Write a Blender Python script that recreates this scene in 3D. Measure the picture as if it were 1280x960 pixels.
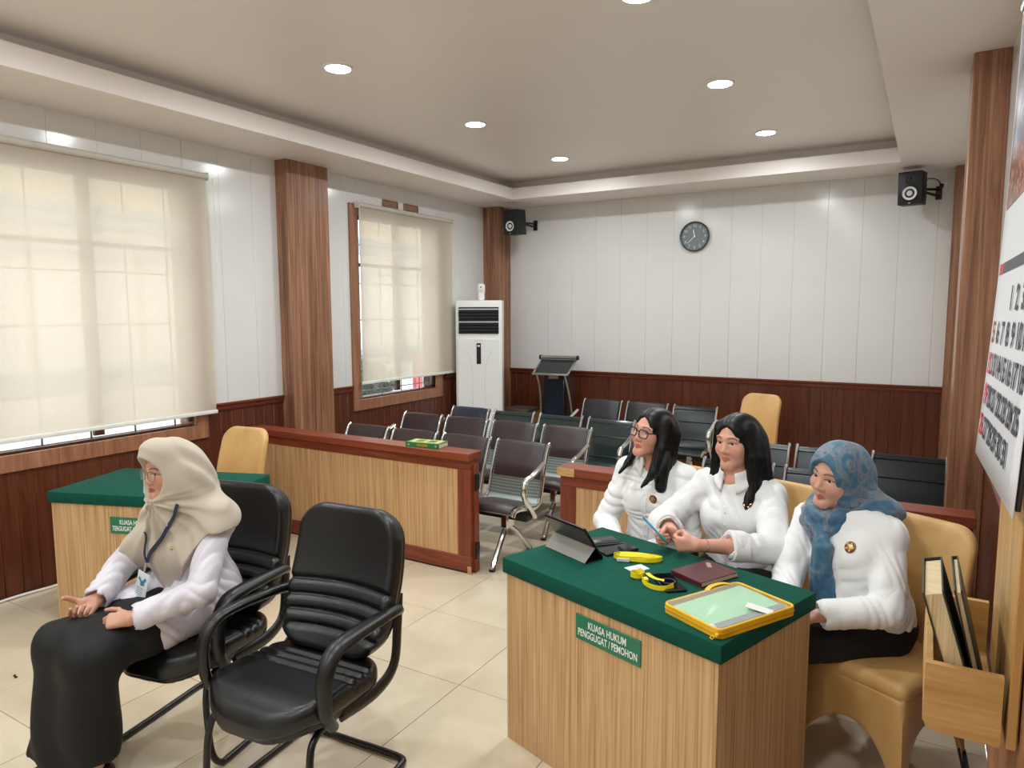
import bpy, bmesh, math, random
import numpy as np
from mathutils import Vector, Matrix, Euler
random.seed(7)
for o in list(bpy.data.objects): bpy.data.objects.remove(o, do_unlink=True)
SC = bpy.context.scene
COL = SC.collection
PI = math.pi

# ------------------------------------------------------------------ camera
cam = bpy.data.cameras.new('camera'); camo = bpy.data.objects.new('camera', cam); COL.objects.link(camo)
cam.sensor_width = 36.0; cam.lens = 36.0 * 875.39 / 1280.0; cam.clip_start = 0.05; cam.clip_end = 200
def cam_matrix(yaw, pit, rol, loc):
    w = Vector((math.sin(yaw)*math.cos(pit), math.cos(yaw)*math.cos(pit), math.sin(pit)))
    r = w.cross(Vector((0, 0, 1))).normalized(); u = r.cross(w)
    c, s = math.cos(rol), math.sin(rol)
    r, u = c*r + s*u, -s*r + c*u
    m = Matrix((r, u, -w)).transposed().to_4x4(); m.translation = loc
    return m
camo.matrix_world = cam_matrix(-0.53608, -0.10391, -0.00304, (0, 0, 1.745))
SC.camera = camo

# ------------------------------------------------------------------ sky, sun, exposure
wd = bpy.data.worlds.new('sky'); SC.world = wd; wd.use_nodes = True
bgn = wd.node_tree.nodes['Background']
bgn.inputs[0].default_value = (0.87, 0.94, 1.0, 1); bgn.inputs[1].default_value = 4.0
SC.view_settings.view_transform = 'Standard'; SC.view_settings.look = 'None'
SC.view_settings.exposure = 0.0; SC.view_settings.gamma = 1.0
LAMP = 372.0        # emission of each ceiling downlight
SC.cycles.max_bounces = 8; SC.cycles.diffuse_bounces = 5; SC.cycles.glossy_bounces = 4
SC.cycles.transparent_max_bounces = 12; SC.cycles.caustics_reflective = False; SC.cycles.caustics_refractive = False
SC.cycles.sample_clamp_indirect = 6.0

# ------------------------------------------------------------------ helpers
def lin(c):
    f = lambda v: v/12.92 if v <= .04045 else ((v+.055)/1.055)**2.4
    return tuple(f(v/255.0) for v in c)
def mat_new(name):
    m = bpy.data.materials.new(name); m.use_nodes = True
    nt = m.node_tree; return m, nt, nt.nodes['Principled BSDF']
def N(nt, t, **kw):
    n = nt.nodes.new(t)
    for k, v in kw.items():
        if k.startswith('i_'):
            key = k[2:]; key = int(key) if key.isdigit() else key.replace('_', ' ')
            n.inputs[key].default_value = v
        else: setattr(n, k, v)
    return n
def coords(nt, scale=(1, 1, 1), kind='Object', rot=(0, 0, 0)):
    t = N(nt, 'ShaderNodeTexCoord'); mp = N(nt, 'ShaderNodeMapping')
    mp.inputs['Scale'].default_value = scale; mp.inputs['Rotation'].default_value = rot
    nt.links.new(t.outputs[kind], mp.inputs[0]); return mp.outputs[0]
def ramp(nt, fac, stops):
    r = N(nt, 'ShaderNodeValToRGB'); e = r.color_ramp.elements
    while len(e) < len(stops): e.new(0.5)
    for el, (p, c) in zip(e, stops): el.position = p; el.color = (*c, 1)
    nt.links.new(fac, r.inputs[0]); return r.outputs[0]
def noise(nt, vec, scale, detail=3, rough=.5, dist=0):
    n = N(nt, 'ShaderNodeTexNoise'); n.inputs['Scale'].default_value = scale; n.inputs['Detail'].default_value = detail
    n.inputs['Roughness'].default_value = rough; n.inputs['Distortion'].default_value = dist
    nt.links.new(vec, n.inputs['Vector']); return n.outputs['Fac']
def bump(nt, p, h, strength=.2, dist=.002):
    b = N(nt, 'ShaderNodeBump'); b.inputs['Strength'].default_value = strength; b.inputs['Distance'].default_value = dist
    nt.links.new(h, b.inputs['Height']); nt.links.new(b.outputs[0], p.inputs['Normal'])
def plain(name, rgb, rough=.5, metal=0, var=.06, vscale=12, bmp=0, bscale=200, coat=0, spec=.5, sheen=0):
    m, nt, p = mat_new(name); c = lin(rgb)
    v = coords(nt)
    f = noise(nt, v, vscale)
    lo = tuple(x*(1-var) for x in c); hi = tuple(min(1, x*(1+var)) for x in c)
    nt.links.new(ramp(nt, f, [(.3, lo), (.7, hi)]), p.inputs['Base Color'])
    p.inputs['Roughness'].default_value = rough; p.inputs['Metallic'].default_value = metal
    p.inputs['Coat Weight'].default_value = coat; p.inputs['Coat Roughness'].default_value = .08
    p.inputs['Specular IOR Level'].default_value = spec
    if sheen: p.inputs['Sheen Weight'].default_value = sheen; p.inputs['Sheen Roughness'].default_value = .5
    if bmp: bump(nt, p, noise(nt, v, bscale, 4), bmp, .002)
    return m
def wood(name, dark, mid, light, axis=2, across=9, along=.7, rough=.35, kind='Object', coat=0., bmp=.08, seedper=True, bands=None):
    """long grain along one axis"""
    m, nt, p = mat_new(name)
    sc = [across]*3; sc[axis] = along
    t = N(nt, 'ShaderNodeTexCoord'); mp = N(nt, 'ShaderNodeMapping'); mp.inputs['Scale'].default_value = sc
    src = t.outputs[kind]
    if seedper:
        oi = N(nt, 'ShaderNodeObjectInfo'); ad = N(nt, 'ShaderNodeVectorMath', operation='ADD')
        mu = N(nt, 'ShaderNodeMath', operation='MULTIPLY'); mu.inputs[1].default_value = 31.0
        nt.links.new(oi.outputs['Random'], mu.inputs[0]); nt.links.new(src, ad.inputs[0]); nt.links.new(mu.outputs[0], ad.inputs[1]); src = ad.outputs[0]
    nt.links.new(src, mp.inputs[0]); v = mp.outputs[0]
    f1 = noise(nt, v, 1.6, 5, .62, 1.1)
    f2 = noise(nt, v, 9.0, 3, .6, .3)
    mx = N(nt, 'ShaderNodeMath', operation='MULTIPLY_ADD'); mx.inputs[1].default_value = .28
    nt.links.new(f2, mx.inputs[0]); 
    sb = N(nt, 'ShaderNodeMath', operation='MULTIPLY'); sb.inputs[1].default_value = .78
    nt.links.new(f1, sb.inputs[0]); nt.links.new(sb.outputs[0], mx.inputs[2])
    colr = ramp(nt, mx.outputs[0], [(.34, lin(dark)), (.52, lin(mid)), (.72, lin(light))])
    nt.links.new(colr, p.inputs['Base Color'])
    p.inputs['Roughness'].default_value = rough; p.inputs['Coat Weight'].default_value = coat; p.inputs['Coat Roughness'].default_value = .1
    if bmp: bump(nt, p, f2, bmp, .001)
    return m
def stripes(name, dark, mid, light, freq=150, rough=.45):
    """reeded laminate: fine irregular vertical stripes, same on faces turned in x or y"""
    m, nt, p = mat_new(name)
    t = N(nt, 'ShaderNodeTexCoord'); s = N(nt, 'ShaderNodeSeparateXYZ'); nt.links.new(t.outputs['Object'], s.inputs[0])
    a = N(nt, 'ShaderNodeMath', operation='ADD'); nt.links.new(s.outputs[0], a.inputs[0]); nt.links.new(s.outputs[1], a.inputs[1])
    c = N(nt, 'ShaderNodeCombineXYZ'); nt.links.new(a.outputs[0], c.inputs[0])
    zs = N(nt, 'ShaderNodeMath', operation='MULTIPLY'); zs.inputs[1].default_value = .012
    nt.links.new(s.outputs[2], zs.inputs[0]); nt.links.new(zs.outputs[0], c.inputs[1])
    f1 = noise(nt, c.outputs[0], freq, 2, .5); f2 = noise(nt, c.outputs[0], freq*.35, 2, .5)
    ad = N(nt, 'ShaderNodeMath', operation='MULTIPLY_ADD'); ad.inputs[1].default_value = .4
    nt.links.new(f2, ad.inputs[0]); h = N(nt, 'ShaderNodeMath', operation='MULTIPLY'); h.inputs[1].default_value = .62
    nt.links.new(f1, h.inputs[0]); nt.links.new(h.outputs[0], ad.inputs[2])
    nt.links.new(ramp(nt, ad.outputs[0], [(.36, lin(dark)), (.5, lin(mid)), (.64, lin(light))]), p.inputs['Base Color'])
    p.inputs['Roughness'].default_value = rough; bump(nt, p, f1, .15, .001)
    return m
def emit(name, rgb, s):
    m = bpy.data.materials.new(name); m.use_nodes = True; nt = m.node_tree; nt.nodes.clear()
    e = N(nt, 'ShaderNodeEmission'); e.inputs[0].default_value = (*rgb, 1); e.inputs[1].default_value = s
    o = N(nt, 'ShaderNodeOutputMaterial'); nt.links.new(e.outputs[0], o.inputs[0]); return m

# --- bmesh builders
def bx(bm, c, s, rot=None, bev=0, seg=1):
    m = Matrix.Translation(Vector(c))
    if rot is not None: m = m @ (rot.to_4x4() if not isinstance(rot, tuple) else Euler(rot).to_matrix().to_4x4())
    r = bmesh.ops.create_cube(bm, size=1, matrix=m @ Matrix.Diagonal((*s, 1)))
    if bev:
        vs = r['verts']; es = list({e for v in vs for e in v.link_edges})
        bmesh.ops.bevel(bm, geom=vs + es, offset=bev, offset_type='OFFSET', segments=seg, profile=.5, affect='EDGES')
    return bm
def frames(pts, closed=False):
    P = [Vector(p) for p in pts]; n = len(P); out = []
    tang = []
    for i in range(n):
        a = P[(i-1) % n] if (closed or i > 0) else P[i]; b = P[(i+1) % n] if (closed or i < n-1) else P[i]
        tang.append((b-a).normalized())
    up = Vector((0, 0, 1)) if abs(tang[0].z) < .9 else Vector((1, 0, 0))
    nrm = (up - tang[0]*up.dot(tang[0])).normalized()
    for i in range(n):
        nrm = (nrm - tang[i]*nrm.dot(tang[i])).normalized()
        out.append((P[i], tang[i], nrm, tang[i].cross(nrm)))
    return out
def sweep(bm, pts, sec, closed=False, cap=True, fr=None):
    """sec: list of (a,b) offsets, or function i->list"""
    F = fr or frames(pts, closed); rings = []
    for i, (p, t, n, b) in enumerate(F):
        s = sec(i) if callable(sec) else sec
        rings.append([bm.verts.new(p + n*x + b*y) for x, y in s])
    m = len(rings[0]); k = len(rings)
    for i in range(k if closed else k-1):
        A, B_ = rings[i], rings[(i+1) % k]
        for j in range(m): bm.faces.new((A[j], A[(j+1) % m], B_[(j+1) % m], B_[j]))
    if cap and not closed:
        bm.faces.new(rings[0][::-1]); bm.faces.new(rings[-1])
def tube(bm, pts, r, seg=8, closed=False, cap=True):
    f = (lambda i: [(r[i]*math.cos(2*PI*k/seg), r[i]*math.sin(2*PI*k/seg)) for k in range(seg)]) if isinstance(r, (list, tuple)) else \
        [(r*math.cos(2*PI*k/seg), r*math.sin(2*PI*k/seg)) for k in range(seg)]
    sweep(bm, pts, f, closed, cap); return bm
def smooth_path(pts, n=6, closed=False):
    P = [Vector(p) for p in pts]; out = []; L = len(P)
    rng = range(L if closed else L-1)
    for i in rng:
        p0 = P[(i-1) % L] if (closed or i > 0) else P[i]; p1 = P[i]; p2 = P[(i+1) % L]
        p3 = P[(i+2) % L] if (closed or i < L-2) else p2
        for k in range(n):
            t = k/n
            out.append(.5*((2*p1) + (p2-p0)*t + (2*p0-5*p1+4*p2-p3)*t*t + (3*p1-p0-3*p2+p3)*t**3))
    if not closed: out.append(P[-1])
    return out
def lathe(bm, prof, seg=24, mtx=None):
    M = mtx or Matrix(); rings = []
    for r, z in prof:
        rings.append([bm.verts.new(M @ Vector((r*math.cos(2*PI*k/seg), r*math.sin(2*PI*k/seg), z))) for k in range(seg)] if r > 1e-6 else [bm.verts.new(M @ Vector((0, 0, z)))])
    for A, B_ in zip(rings, rings[1:]):
        for k in range(seg):
            if len(A) == 1 and len(B_) == 1: continue
            if len(A) == 1: bm.faces.new((A[0], B_[(k+1) % seg], B_[k]))
            elif len(B_) == 1: bm.faces.new((A[k], A[(k+1) % seg], B_[0]))
            else: bm.faces.new((A[k], A[(k+1) % seg], B_[(k+1) % seg], B_[k]))
    return bm
def prism(bm, poly, d, mtx=None):
    M = mtx or Matrix(); a = [bm.verts.new(M @ Vector((x, y, 0))) for x, y in poly]; b = [bm.verts.new(M @ Vector((x, y, d))) for x, y in poly]
    n = len(poly)
    for i in range(n): bm.faces.new((a[i], a[(i+1) % n], b[(i+1) % n], b[i]))
    bm.faces.new(a[::-1]); bm.faces.new(b); return bm
def grid(bm, fn, nu, nv, closed_u=False):
    R = [[bm.verts.new(fn(i/nu, j/nv)) for j in range(nv+1)] for i in range(nu if closed_u else nu+1)]
    n = len(R)
    for i in range(nu):
        for j in range(nv): bm.faces.new((R[i][j], R[(i+1) % n][j], R[(i+1) % n][j+1], R[i][j+1]))
    return R
def rrect(w, h, r, n=5):
    out = []
    for cx, cy, a0 in ((w/2-r, h/2-r, 0), (-w/2+r, h/2-r, 90), (-w/2+r, -h/2+r, 180), (w/2-r, -h/2+r, 270)):
        for k in range(n+1):
            a = math.radians(a0 + 90*k/n); out.append((cx+r*math.cos(a), cy+r*math.sin(a)))
    return out
def finish(me, angle=40):
    for p in me.polygons: p.use_smooth = True
    me.set_sharp_from_angle(angle=math.radians(angle))
def obj(name, bm, m, parent=None, loc=(0, 0, 0), rot=(0, 0, 0), angle=40, flip=True):
    me = bpy.data.meshes.new(name)
    if flip: bmesh.ops.recalc_face_normals(bm, faces=bm.faces[:])
    bm.to_mesh(me); bm.free()
    if m is not None:
        for x in (m if isinstance(m, (list, tuple)) else [m]): me.materials.append(x)
    finish(me, angle)
    o = bpy.data.objects.new(name, me); COL.objects.link(o); o.location = loc; o.rotation_euler = rot
    if parent is not None: o.parent = parent
    return o
def BM(): return bmesh.new()
def box(name, c, s, m, parent=None, bev=0, rot=None, seg=1):
    return obj(name, bx(BM(), c, s, rot, bev, seg), m, parent)
def tag(o, label=None, cat=None, group=None, kind=None):
    if label: o['label'] = label
    if cat: o['category'] = cat
    if group: o['group'] = group
    if kind: o['kind'] = kind
    return o
def thing(name, label, cat, loc=(0, 0, 0), rz=0, group=None):
    o = bpy.data.objects.new(name, None); COL.objects.link(o); o.empty_display_size = .1
    o.location = loc; o.rotation_euler = (0, 0, rz); return tag(o, label, cat, group)
def copy_tree(o, parent=None):
    c = o.copy(); COL.objects.link(c)
    if parent is not None: c.parent = parent
    for ch in list(o.children): copy_tree(ch, c)
    return c
def text(name, body, size, m, parent, mtx, xs=1.0, depth=.0008, bold=0, align='CENTER', sp=1.0, width=None):
    cu = bpy.data.curves.new('lettering', 'FONT'); cu.body = body; cu.size = size; cu.align_x = align; cu.align_y = 'CENTER'
    cu.extrude = depth; cu.offset = bold; cu.space_line = sp; cu.resolution_u = 3
    t = bpy.data.objects.new('lettering', cu); COL.objects.link(t)
    dg = bpy.context.evaluated_depsgraph_get(); me = bpy.data.meshes.new_from_object(t.evaluated_get(dg))
    bpy.data.objects.remove(t); bpy.data.curves.remove(cu)
    if width:
        X = [v.co.x for v in me.vertices]; xs = width/(max(X)-min(X))
    me.transform(mtx @ Matrix.Diagonal((xs, 1, 1, 1))); me.materials.clear(); me.materials.append(m)
    o = bpy.data.objects.new(name, me); COL.objects.link(o)
    if parent is not None: o.parent = parent
    return o
# ------------------------------------------------------------------ room
XL, XR, YB, YN = -4.76, 0.28, 7.60, -2.2
ZS, ZLIP, ZC = 3.0, 3.125, 3.22
WZ = 1.02                                     # top of the wainscot
M_white = plain('white_pvc_panel', (226, 225, 223), .16, var=.015, vscale=3, bmp=.02, bscale=6)
M_ceil = plain('ceiling_board', (238, 232, 228), .38, var=.015, vscale=2)
M_soff = plain('soffit_board', (238, 230, 226), .45, var=.015, vscale=2)
M_board = wood('wainscot_board', (62, 29, 17), (88, 43, 25), (106, 55, 34), 2, 14, .8, .33)
M_rail = wood('rail_wood', (82, 36, 22), (104, 48, 30), (124, 62, 40), 1, 14, .8, .3)
M_railx = wood('rail_wood_x', (82, 36, 22), (104, 48, 30), (124, 62, 40), 0, 14, .8, .3)
M_pill = wood('pillar_laminate', (92, 56, 38), (142, 98, 72), (182, 134, 104), 2, 15, .45, .32, bmp=.03)
M_frame = wood('window_frame_wood', (120, 78, 58), (150, 102, 76), (172, 124, 96), 2, 12, .8, .35)
M_grout = plain('grout', (150, 140, 126), .8)
M_mason = plain('wall_core', (214, 212, 210), .8)
def tile_mat():
    m, nt, p = mat_new('cream_floor_tile')
    t = N(nt, 'ShaderNodeTexCoord'); oi = N(nt, 'ShaderNodeObjectInfo'); ad = N(nt, 'ShaderNodeVectorMath', operation='ADD')
    mu = N(nt, 'ShaderNodeMath', operation='MULTIPLY'); mu.inputs[1].default_value = 40
    nt.links.new(oi.outputs['Random'], mu.inputs[0]); nt.links.new(t.outputs['Object'], ad.inputs[0]); nt.links.new(mu.outputs[0], ad.inputs[1])
    f = noise(nt, ad.outputs[0], 3.2, 4, .55, .6)
    nt.links.new(ramp(nt, f, [(.3, lin((208, 192, 166))), (.7, lin((220, 206, 182)))]), p.inputs['Base Color'])
    p.inputs['Roughness'].default_value = .13; p.inputs['Specular IOR Level'].default_value = .55
    return m
M_tile = tile_mat()

fl = tag(box('floor', (-2.24, 2.7, -.03), (5.04, 9.8, .05), M_grout), kind='structure')
TS = .6; gx0, gy0 = -2.412 - 4*TS, 3.157 - 9*TS
full = None
for i in range(9):
    for j in range(17):
        x0, x1 = max(gx0+i*TS, XL), min(gx0+(i+1)*TS, XR); y0, y1 = max(gy0+j*TS, YN), min(gy0+(j+1)*TS, YB)
        if x1-x0 < .02 or y1-y0 < .02: continue
        isfull = abs(x1-x0-TS) < 1e-4 and abs(y1-y0-TS) < 1e-4
        if isfull and full is not None:
            o = full.copy(); COL.objects.link(o)
        else:
            o = box('tile', (0, 0, -.004), (x1-x0-.0028, y1-y0-.0028, .008), M_tile, fl, bev=.0009)
            if isfull: full = o
        o.location = ((x0+x1)/2, (y0+y1)/2, 0)

# --- walls: core, white panels above, brown boards below, rail between
W1 = (1.20, 3.295, .885, 2.66); W2 = (5.10, 6.33, .885, 2.66)       # openings (y0,y1,z0,z1)
wl = BM(); T = .18
ys = [YN, W1[0], W1[1], W2[0], W2[1], YB+T]
for a, b, op in ((ys[0], ys[1], None), (ys[1], ys[2], W1), (ys[2], ys[3], None), (ys[3], ys[4], W2), (ys[4], ys[5], None)):
    if op is None: bx(wl, (XL-.012-T/2, (a+b)/2, 1.66), (T, b-a, 3.32))
    else:
        bx(wl, (XL-.012-T/2, (a+b)/2, op[2]/2), (T, b-a, op[2])); bx(wl, (XL-.012-T/2, (a+b)/2, (op[3]+3.32)/2), (T, b-a, 3.32-op[3]))
wall_left = tag(obj('wall_left', wl, M_mason), kind='structure')
wall_back = tag(box('wall_back', ((XL+XR)/2, YB+.012+T/2, 1.66), (XR-XL+.02, T, 3.32), M_mason), kind='structure')
wall_right = tag(box('wall_right', (XR+.012+T/2, (YN+YB)/2, 1.66), (T, YB-YN+.02, 3.32), M_mason), kind='structure')
wall_near = tag(box('wall_near', ((XL+XR)/2, YN-T/2, 1.66), (XR-XL+.02, T, 3.32), M_white), kind='structure')
def split(a, b, z0, z1, op):
    """strip [a,b]x[z0,z1] minus the opening"""
    if op is None or b <= op[0] or a >= op[1]: return [(a, b, z0, z1)]
    out = []
    if a < op[0]: out.append((a, op[0], z0, z1))
    if b > op[1]: out.append((op[1], b, z0, z1))
    aa, bb = max(a, op[0]), min(b, op[1])
    if z0 < op[2]: out.append((aa, bb, z0, min(z1, op[2])))
    if z1 > op[3]: out.append((aa, bb, max(z0, op[3]), z1))
    return [r for r in out if r[3]-r[2] > .01 and r[1]-r[0] > .004]
cache = {}
def panel(name, axis, a, b, z0, z1, m, parent, side):
    key = (name, axis, round(b-a, 4), round(z1-z0, 4), side)
    if key in cache:
        o = cache[key].copy(); COL.objects.link(o)
    else:
        w = b-a-(.0008 if name == 'panel' else .0016)
        s = (.012, w, z1-z0) if axis == 'y' else (w, .012, z1-z0)
        o = box(name, (side*.006 if axis == 'y' else 0, side*.006 if axis == 'x' else 0, 0), s, m, parent, bev=(.0012 if name == 'panel' else .0022)); cache[key] = o
    o.location = ((XL if side < 0 else XR), (a+b)/2, (z0+z1)/2) if axis == 'y' else ((a+b)/2, YB, (z0+z1)/2)
    return o
def frange(a, b, s):
    out = []
    while a < b-1e-6: out.append((a, min(a+s, b))); a += s
    return out
for op, lo, hi in ((W1, YN, 4.3), (W2, 4.3, YB)):
    for a, b in frange(lo, hi, .305):
        for r in split(a, b, WZ, 3.0, op): panel('panel', 'y', *r, M_white, wall_left, -1)
    for a, b in frange(lo, hi, .104):
        for r in split(a, b, 0.0, WZ-.0, op): panel('board', 'y', *r, M_board, wall_left, -1)
x0 = -2.141 - 9*.309
for a, b in frange(x0, XR+.3, .309):
    a, b = max(a, XL), min(b, XR)
    if b-a > .01: panel('panel', 'x', a, b, WZ, 3.0, M_white, wall_back, 1)
for a, b in frange(-.0856-47*.1015, XR+.1, .1015):
    a, b = max(a, XL), min(b, XR)
    if b-a > .005: panel('board', 'x', a, b, 0, WZ, M_board, wall_back, 1)
for a, b in frange(YN, YB, .35):
    panel('panel', 'y', a, b, WZ, 3.0, M_white, wall_right, 1)
for a, b in frange(YN, YB, .14):
    panel('board', 'y', a, b, 0, WZ, M_board, wall_right, 1)
def rail(parent, a, b, axis, side):
    pr = [(0, -.045), (.012, -.045), (.016, -.03), (.016, -.012), (.028, -.004), (.028, .012), (0, .012)]
    bm = BM(); rings = []
    for t in (a, b):
        rings.append([bm.verts.new(((XL if side < 0 else XR) - side*d, t, WZ+z) if axis == 'y' else (t, YB-d, WZ+z)) for d, z in pr])
    n = len(pr)
    for i in range(n): bm.faces.new((rings[0][i], rings[0][(i+1) % n], rings[1][(i+1) % n], rings[1][i]))
    bm.faces.new(rings[0]); bm.faces.new(rings[1][::-1])
    obj('rail', bm, M_rail if axis == 'y' else M_railx, parent, angle=25)
rail(wall_left, YN, W1[0]-.115, 'y', -1); rail(wall_left, W1[1]+.115, 4.14, 'y', -1)
rail(wall_left, 4.62, W2[0]-.11, 'y', -1); rail(wall_left, W2[1]+.16, YB-.2, 'y', -1)
rail(wall_back, XL+.2, .13, 'x', 1); rail(wall_right, 1.6, 4.25, 'y', 1); rail(wall_right, 4.62, YB-.2, 'y', 1)

# --- pillars
def pillar(name, x0, x1, y0, y1):
    o = box(name, ((x0+x1)/2, (y0+y1)/2, 1.5), (x1-x0, y1-y0, 3.0), M_pill, bev=.004); return tag(o, kind='structure')
pillar('trim_1', XL, -4.625, 4.145, 4.615)        # left wall pillar
pillar('trim_2', XL, -4.53, 7.33, YB)             # back left corner
pillar('trim_3', .124, XR, 4.245, 4.62)           # right wall pillar
pillar('trim_4', .132, XR, 7.40, YB)              # back right corner
pillar('trim_5', .134, XR, .55, 1.52)             # nearest right pillar

# --- ceiling: soffit ring, lip, recessed tray
cl = BM(); ix0, ix1, iy1, iy0 = -4.13, -.28, 6.98, -1.6
def slab(bm, x0, x1, y0, y1, z0, z1): bx(bm, ((x0+x1)/2, (y0+y1)/2, (z0+z1)/2), (x1-x0, y1-y0, z1-z0))
bmS = BM()
slab(bmS, XL-.01, ix0, YN, YB+.01, ZS, ZLIP); slab(bmS, ix1, XR+.01, YN, YB+.01, ZS, ZLIP)
slab(bmS, ix0, ix1, iy1, YB+.01, ZS, ZLIP); slab(bmS, ix0, ix1, YN, iy0, ZS, ZLIP)
slab(cl, XL-.2, XR+.2, YN-.2, YB+.2, ZC, ZC+.1)
rb = .17
slab(cl, XL-.2, ix0-rb, YN, YB+.2, ZLIP, ZC); slab(cl, ix1+rb, XR+.2, YN, YB+.2, ZLIP, ZC)
slab(cl, ix0-rb, ix1+rb, iy1+rb, YB+.2, ZLIP, ZC); slab(cl, ix0-rb, ix1+rb, YN, iy0-rb, ZLIP, ZC)
ceiling = tag(obj('ceiling', cl, M_ceil), kind='structure')
obj('soffit', bmS, M_soff, ceiling)

# --- windows
M_glass, nt, p = mat_new('window_glass')
p.inputs['Base Color'].default_value = (.9, .95, .95, 1); p.inputs['Roughness'].default_value = .03; p.inputs['Alpha'].default_value = .12
M_alu = plain('dark_sash', (92, 62, 50), .4)
M_bar = plain('iron_bar', (60, 58, 56), .4, .6)
def window(name, op, mull, lines):
    y0, y1, z0, z1 = op; w = .105
    root = BM(); xf = XL - .0
    for (ya, yb, za, zb) in ((y0-w, y1+w, z0-w, z0), (y0-w, y1+w, z1, z1+w), (y0-w, y0, z0, z1), (y1, y1+w, z0, z1)):
        bx(root, (xf+.004, (ya+yb)/2, (za+zb)/2), (.03, yb-ya, zb-za), bev=.003)
    # reveal boards lining the opening
    for (ya, yb, za, zb) in ((y0, y1, z0-.012, z0), (y0, y1, z1, z1+.012), (y0-.012, y0, z0, z1), (y1, y1+.012, z0, z1)):
        bx(root, (xf-.09, (ya+yb)/2, (za+zb)/2), (.17, yb-ya, zb-za))
    r = tag(obj(name, root, M_frame), kind='structure')
    cuts = [y0]+mull+[y1]
    for a, b in zip(cuts, cuts[1:]):
        s = BM(); t = .032
        for (ya, yb, za, zb) in ((a, b, z0, z0+.014), (a, b, z1-t, z1), (a, a+t, z0+t, z1-t), (b-t, b, z0+t, z1-t), (a+t, b-t, 2.18, 2.18+t)):
            bx(s, (xf-.045, (ya+yb)/2, (za+zb)/2), (.035, yb-ya, zb-za), bev=.002)
        so = obj('sash', s, M_alu, r)
        obj('pane', bx(BM(), (xf-.045, (a+b)/2, (z0+z1)/2), (.005, b-a-2*t+.01, z1-z0-2*t+.01)), M_glass, so)
    for z in lines:
        obj('grille_bar', tube(BM(), [(xf-.12, y0, z), (xf-.12, y1, z)], .006, 6), M_bar, r)
    yy = y0+.15
    while yy < y1:
        obj('grille_bar', tube(BM(), [(xf-.12, yy, z0), (xf-.12, yy, z1)], .006, 6), M_bar, r); yy += .31
    return r
window('window_1', W1, [1.92, 2.60], (.945, 1.30, 1.66, 2.02, 2.40))
window('window_2', W2, [5.715], (.945, 1.30, 1.66, 2.02, 2.40))

# --- roller blinds
def blind_mat():
    m = bpy.data.materials.new('blind_fabric'); m.use_nodes = True; nt = m.node_tree; nt.nodes.clear()
    v = coords(nt); f = noise(nt, v, 260, 2)
    c = ramp(nt, f, [(.3, lin((226, 217, 200))), (.7, lin((238, 230, 214)))])
    d = N(nt, 'ShaderNodeBsdfDiffuse'); t = N(nt, 'ShaderNodeBsdfTranslucent'); tr = N(nt, 'ShaderNodeBsdfTransparent')
    tr.inputs[0].default_value = (1, .98, .94, 1)
    nt.links.new(c, d.inputs[0]); nt.links.new(c, t.inputs[0])
    a = N(nt, 'ShaderNodeMixShader'); a.inputs[0].default_value = .47; b = N(nt, 'ShaderNodeMixShader'); b.inputs[0].default_value = .085
    nt.links.new(d.outputs[0], a.inputs[1]); nt.links.new(t.outputs[0], a.inputs[2])
    nt.links.new(a.outputs[0], b.inputs[1]); nt.links.new(tr.outputs[0], b.inputs[2])
    o = N(nt, 'ShaderNodeOutputMaterial'); nt.links.new(b.outputs[0], o.inputs[0]); return m
M_blind = blind_mat()
M_tube = plain('blind_tube', (196, 190, 180), .45)
M_plw = plain('white_plastic', (235, 235, 232), .35)
def blind(y0, y1, zb, label, chain_y):
    t = thing('roller_blind', label, 'blind', (XL+.055, (y0+y1)/2, 2.74))
    h = (y1-y0)/2
    def fab(u, v): return Vector((.004*math.sin(v*3)+.003*math.sin(u*9), -h+.012+u*(2*h-.024), -v*(2.735-zb)))
    bm = BM(); grid(bm, fab, 24, 20); obj('fabric', bm, M_blind, t)
    obj('roller_tube', tube(BM(), [(0, -h, .012), (0, h, .012)], .024, 14), M_tube, t)
    obj('bottom_bar', bx(BM(), (.001, 0, -(2.735-zb)-.010), (.014, 2*h, .028), bev=.005, seg=2), M_plw, t)
    for s in (-1, 1): obj('bracket', bx(BM(), (-.018, s*(h+.004), .012), (.07, .006, .06), bev=.002), M_plw, t)
    lo = smooth_path([(.03, chain_y, 0), (.031, chain_y+.01, -.6), (.034, chain_y+.02, -1.05), (.045, chain_y+.015, -1.08), (.05, chain_y, -1.0), (.045, chain_y-.004, -.4), (.036, chain_y, 0)], 8)
    obj('pull_chain', tube(BM(), lo, .0022, 5), M_plw, t)
    return t
blind(1.05, 3.455, .985, 'wide cream roller blind over the large left window', 1.2275)
blind(5.07, 6.60, 1.055, 'narrower cream roller blind over the second window past the pillar', -.775)
# --- vents above window 2
M_vent = wood('vent_wood', (120, 84, 52), (150, 108, 72), (170, 128, 90), 1, 20, 3, .5)
for y, lab in ((5.60, 'left of two small brown wall vents above the second blind'), (5.93, 'right of two small brown wall vents above the second blind')):
    t = thing('wall_vent', lab, 'vent', (XL, y, 2.818), 0, 'brown vents above the second window')
    b = BM(); w, h = .225, .075
    for (cy, cz, sy, sz) in ((0, h/2, w, .012), (0, -h/2, w, .012), (w/2, 0, .012, h), (-w/2, 0, .012, h)): bx(b, (.007, cy, cz), (.014, sy, sz), bev=.002)
    obj('frame', b, M_vent, t)
    for k in range(4): obj('slat', bx(BM(), (.005, 0, -.026+k*.0175), (.010, w-.02, .010), rot=(0, .5, 0)), M_vent, t)

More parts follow.
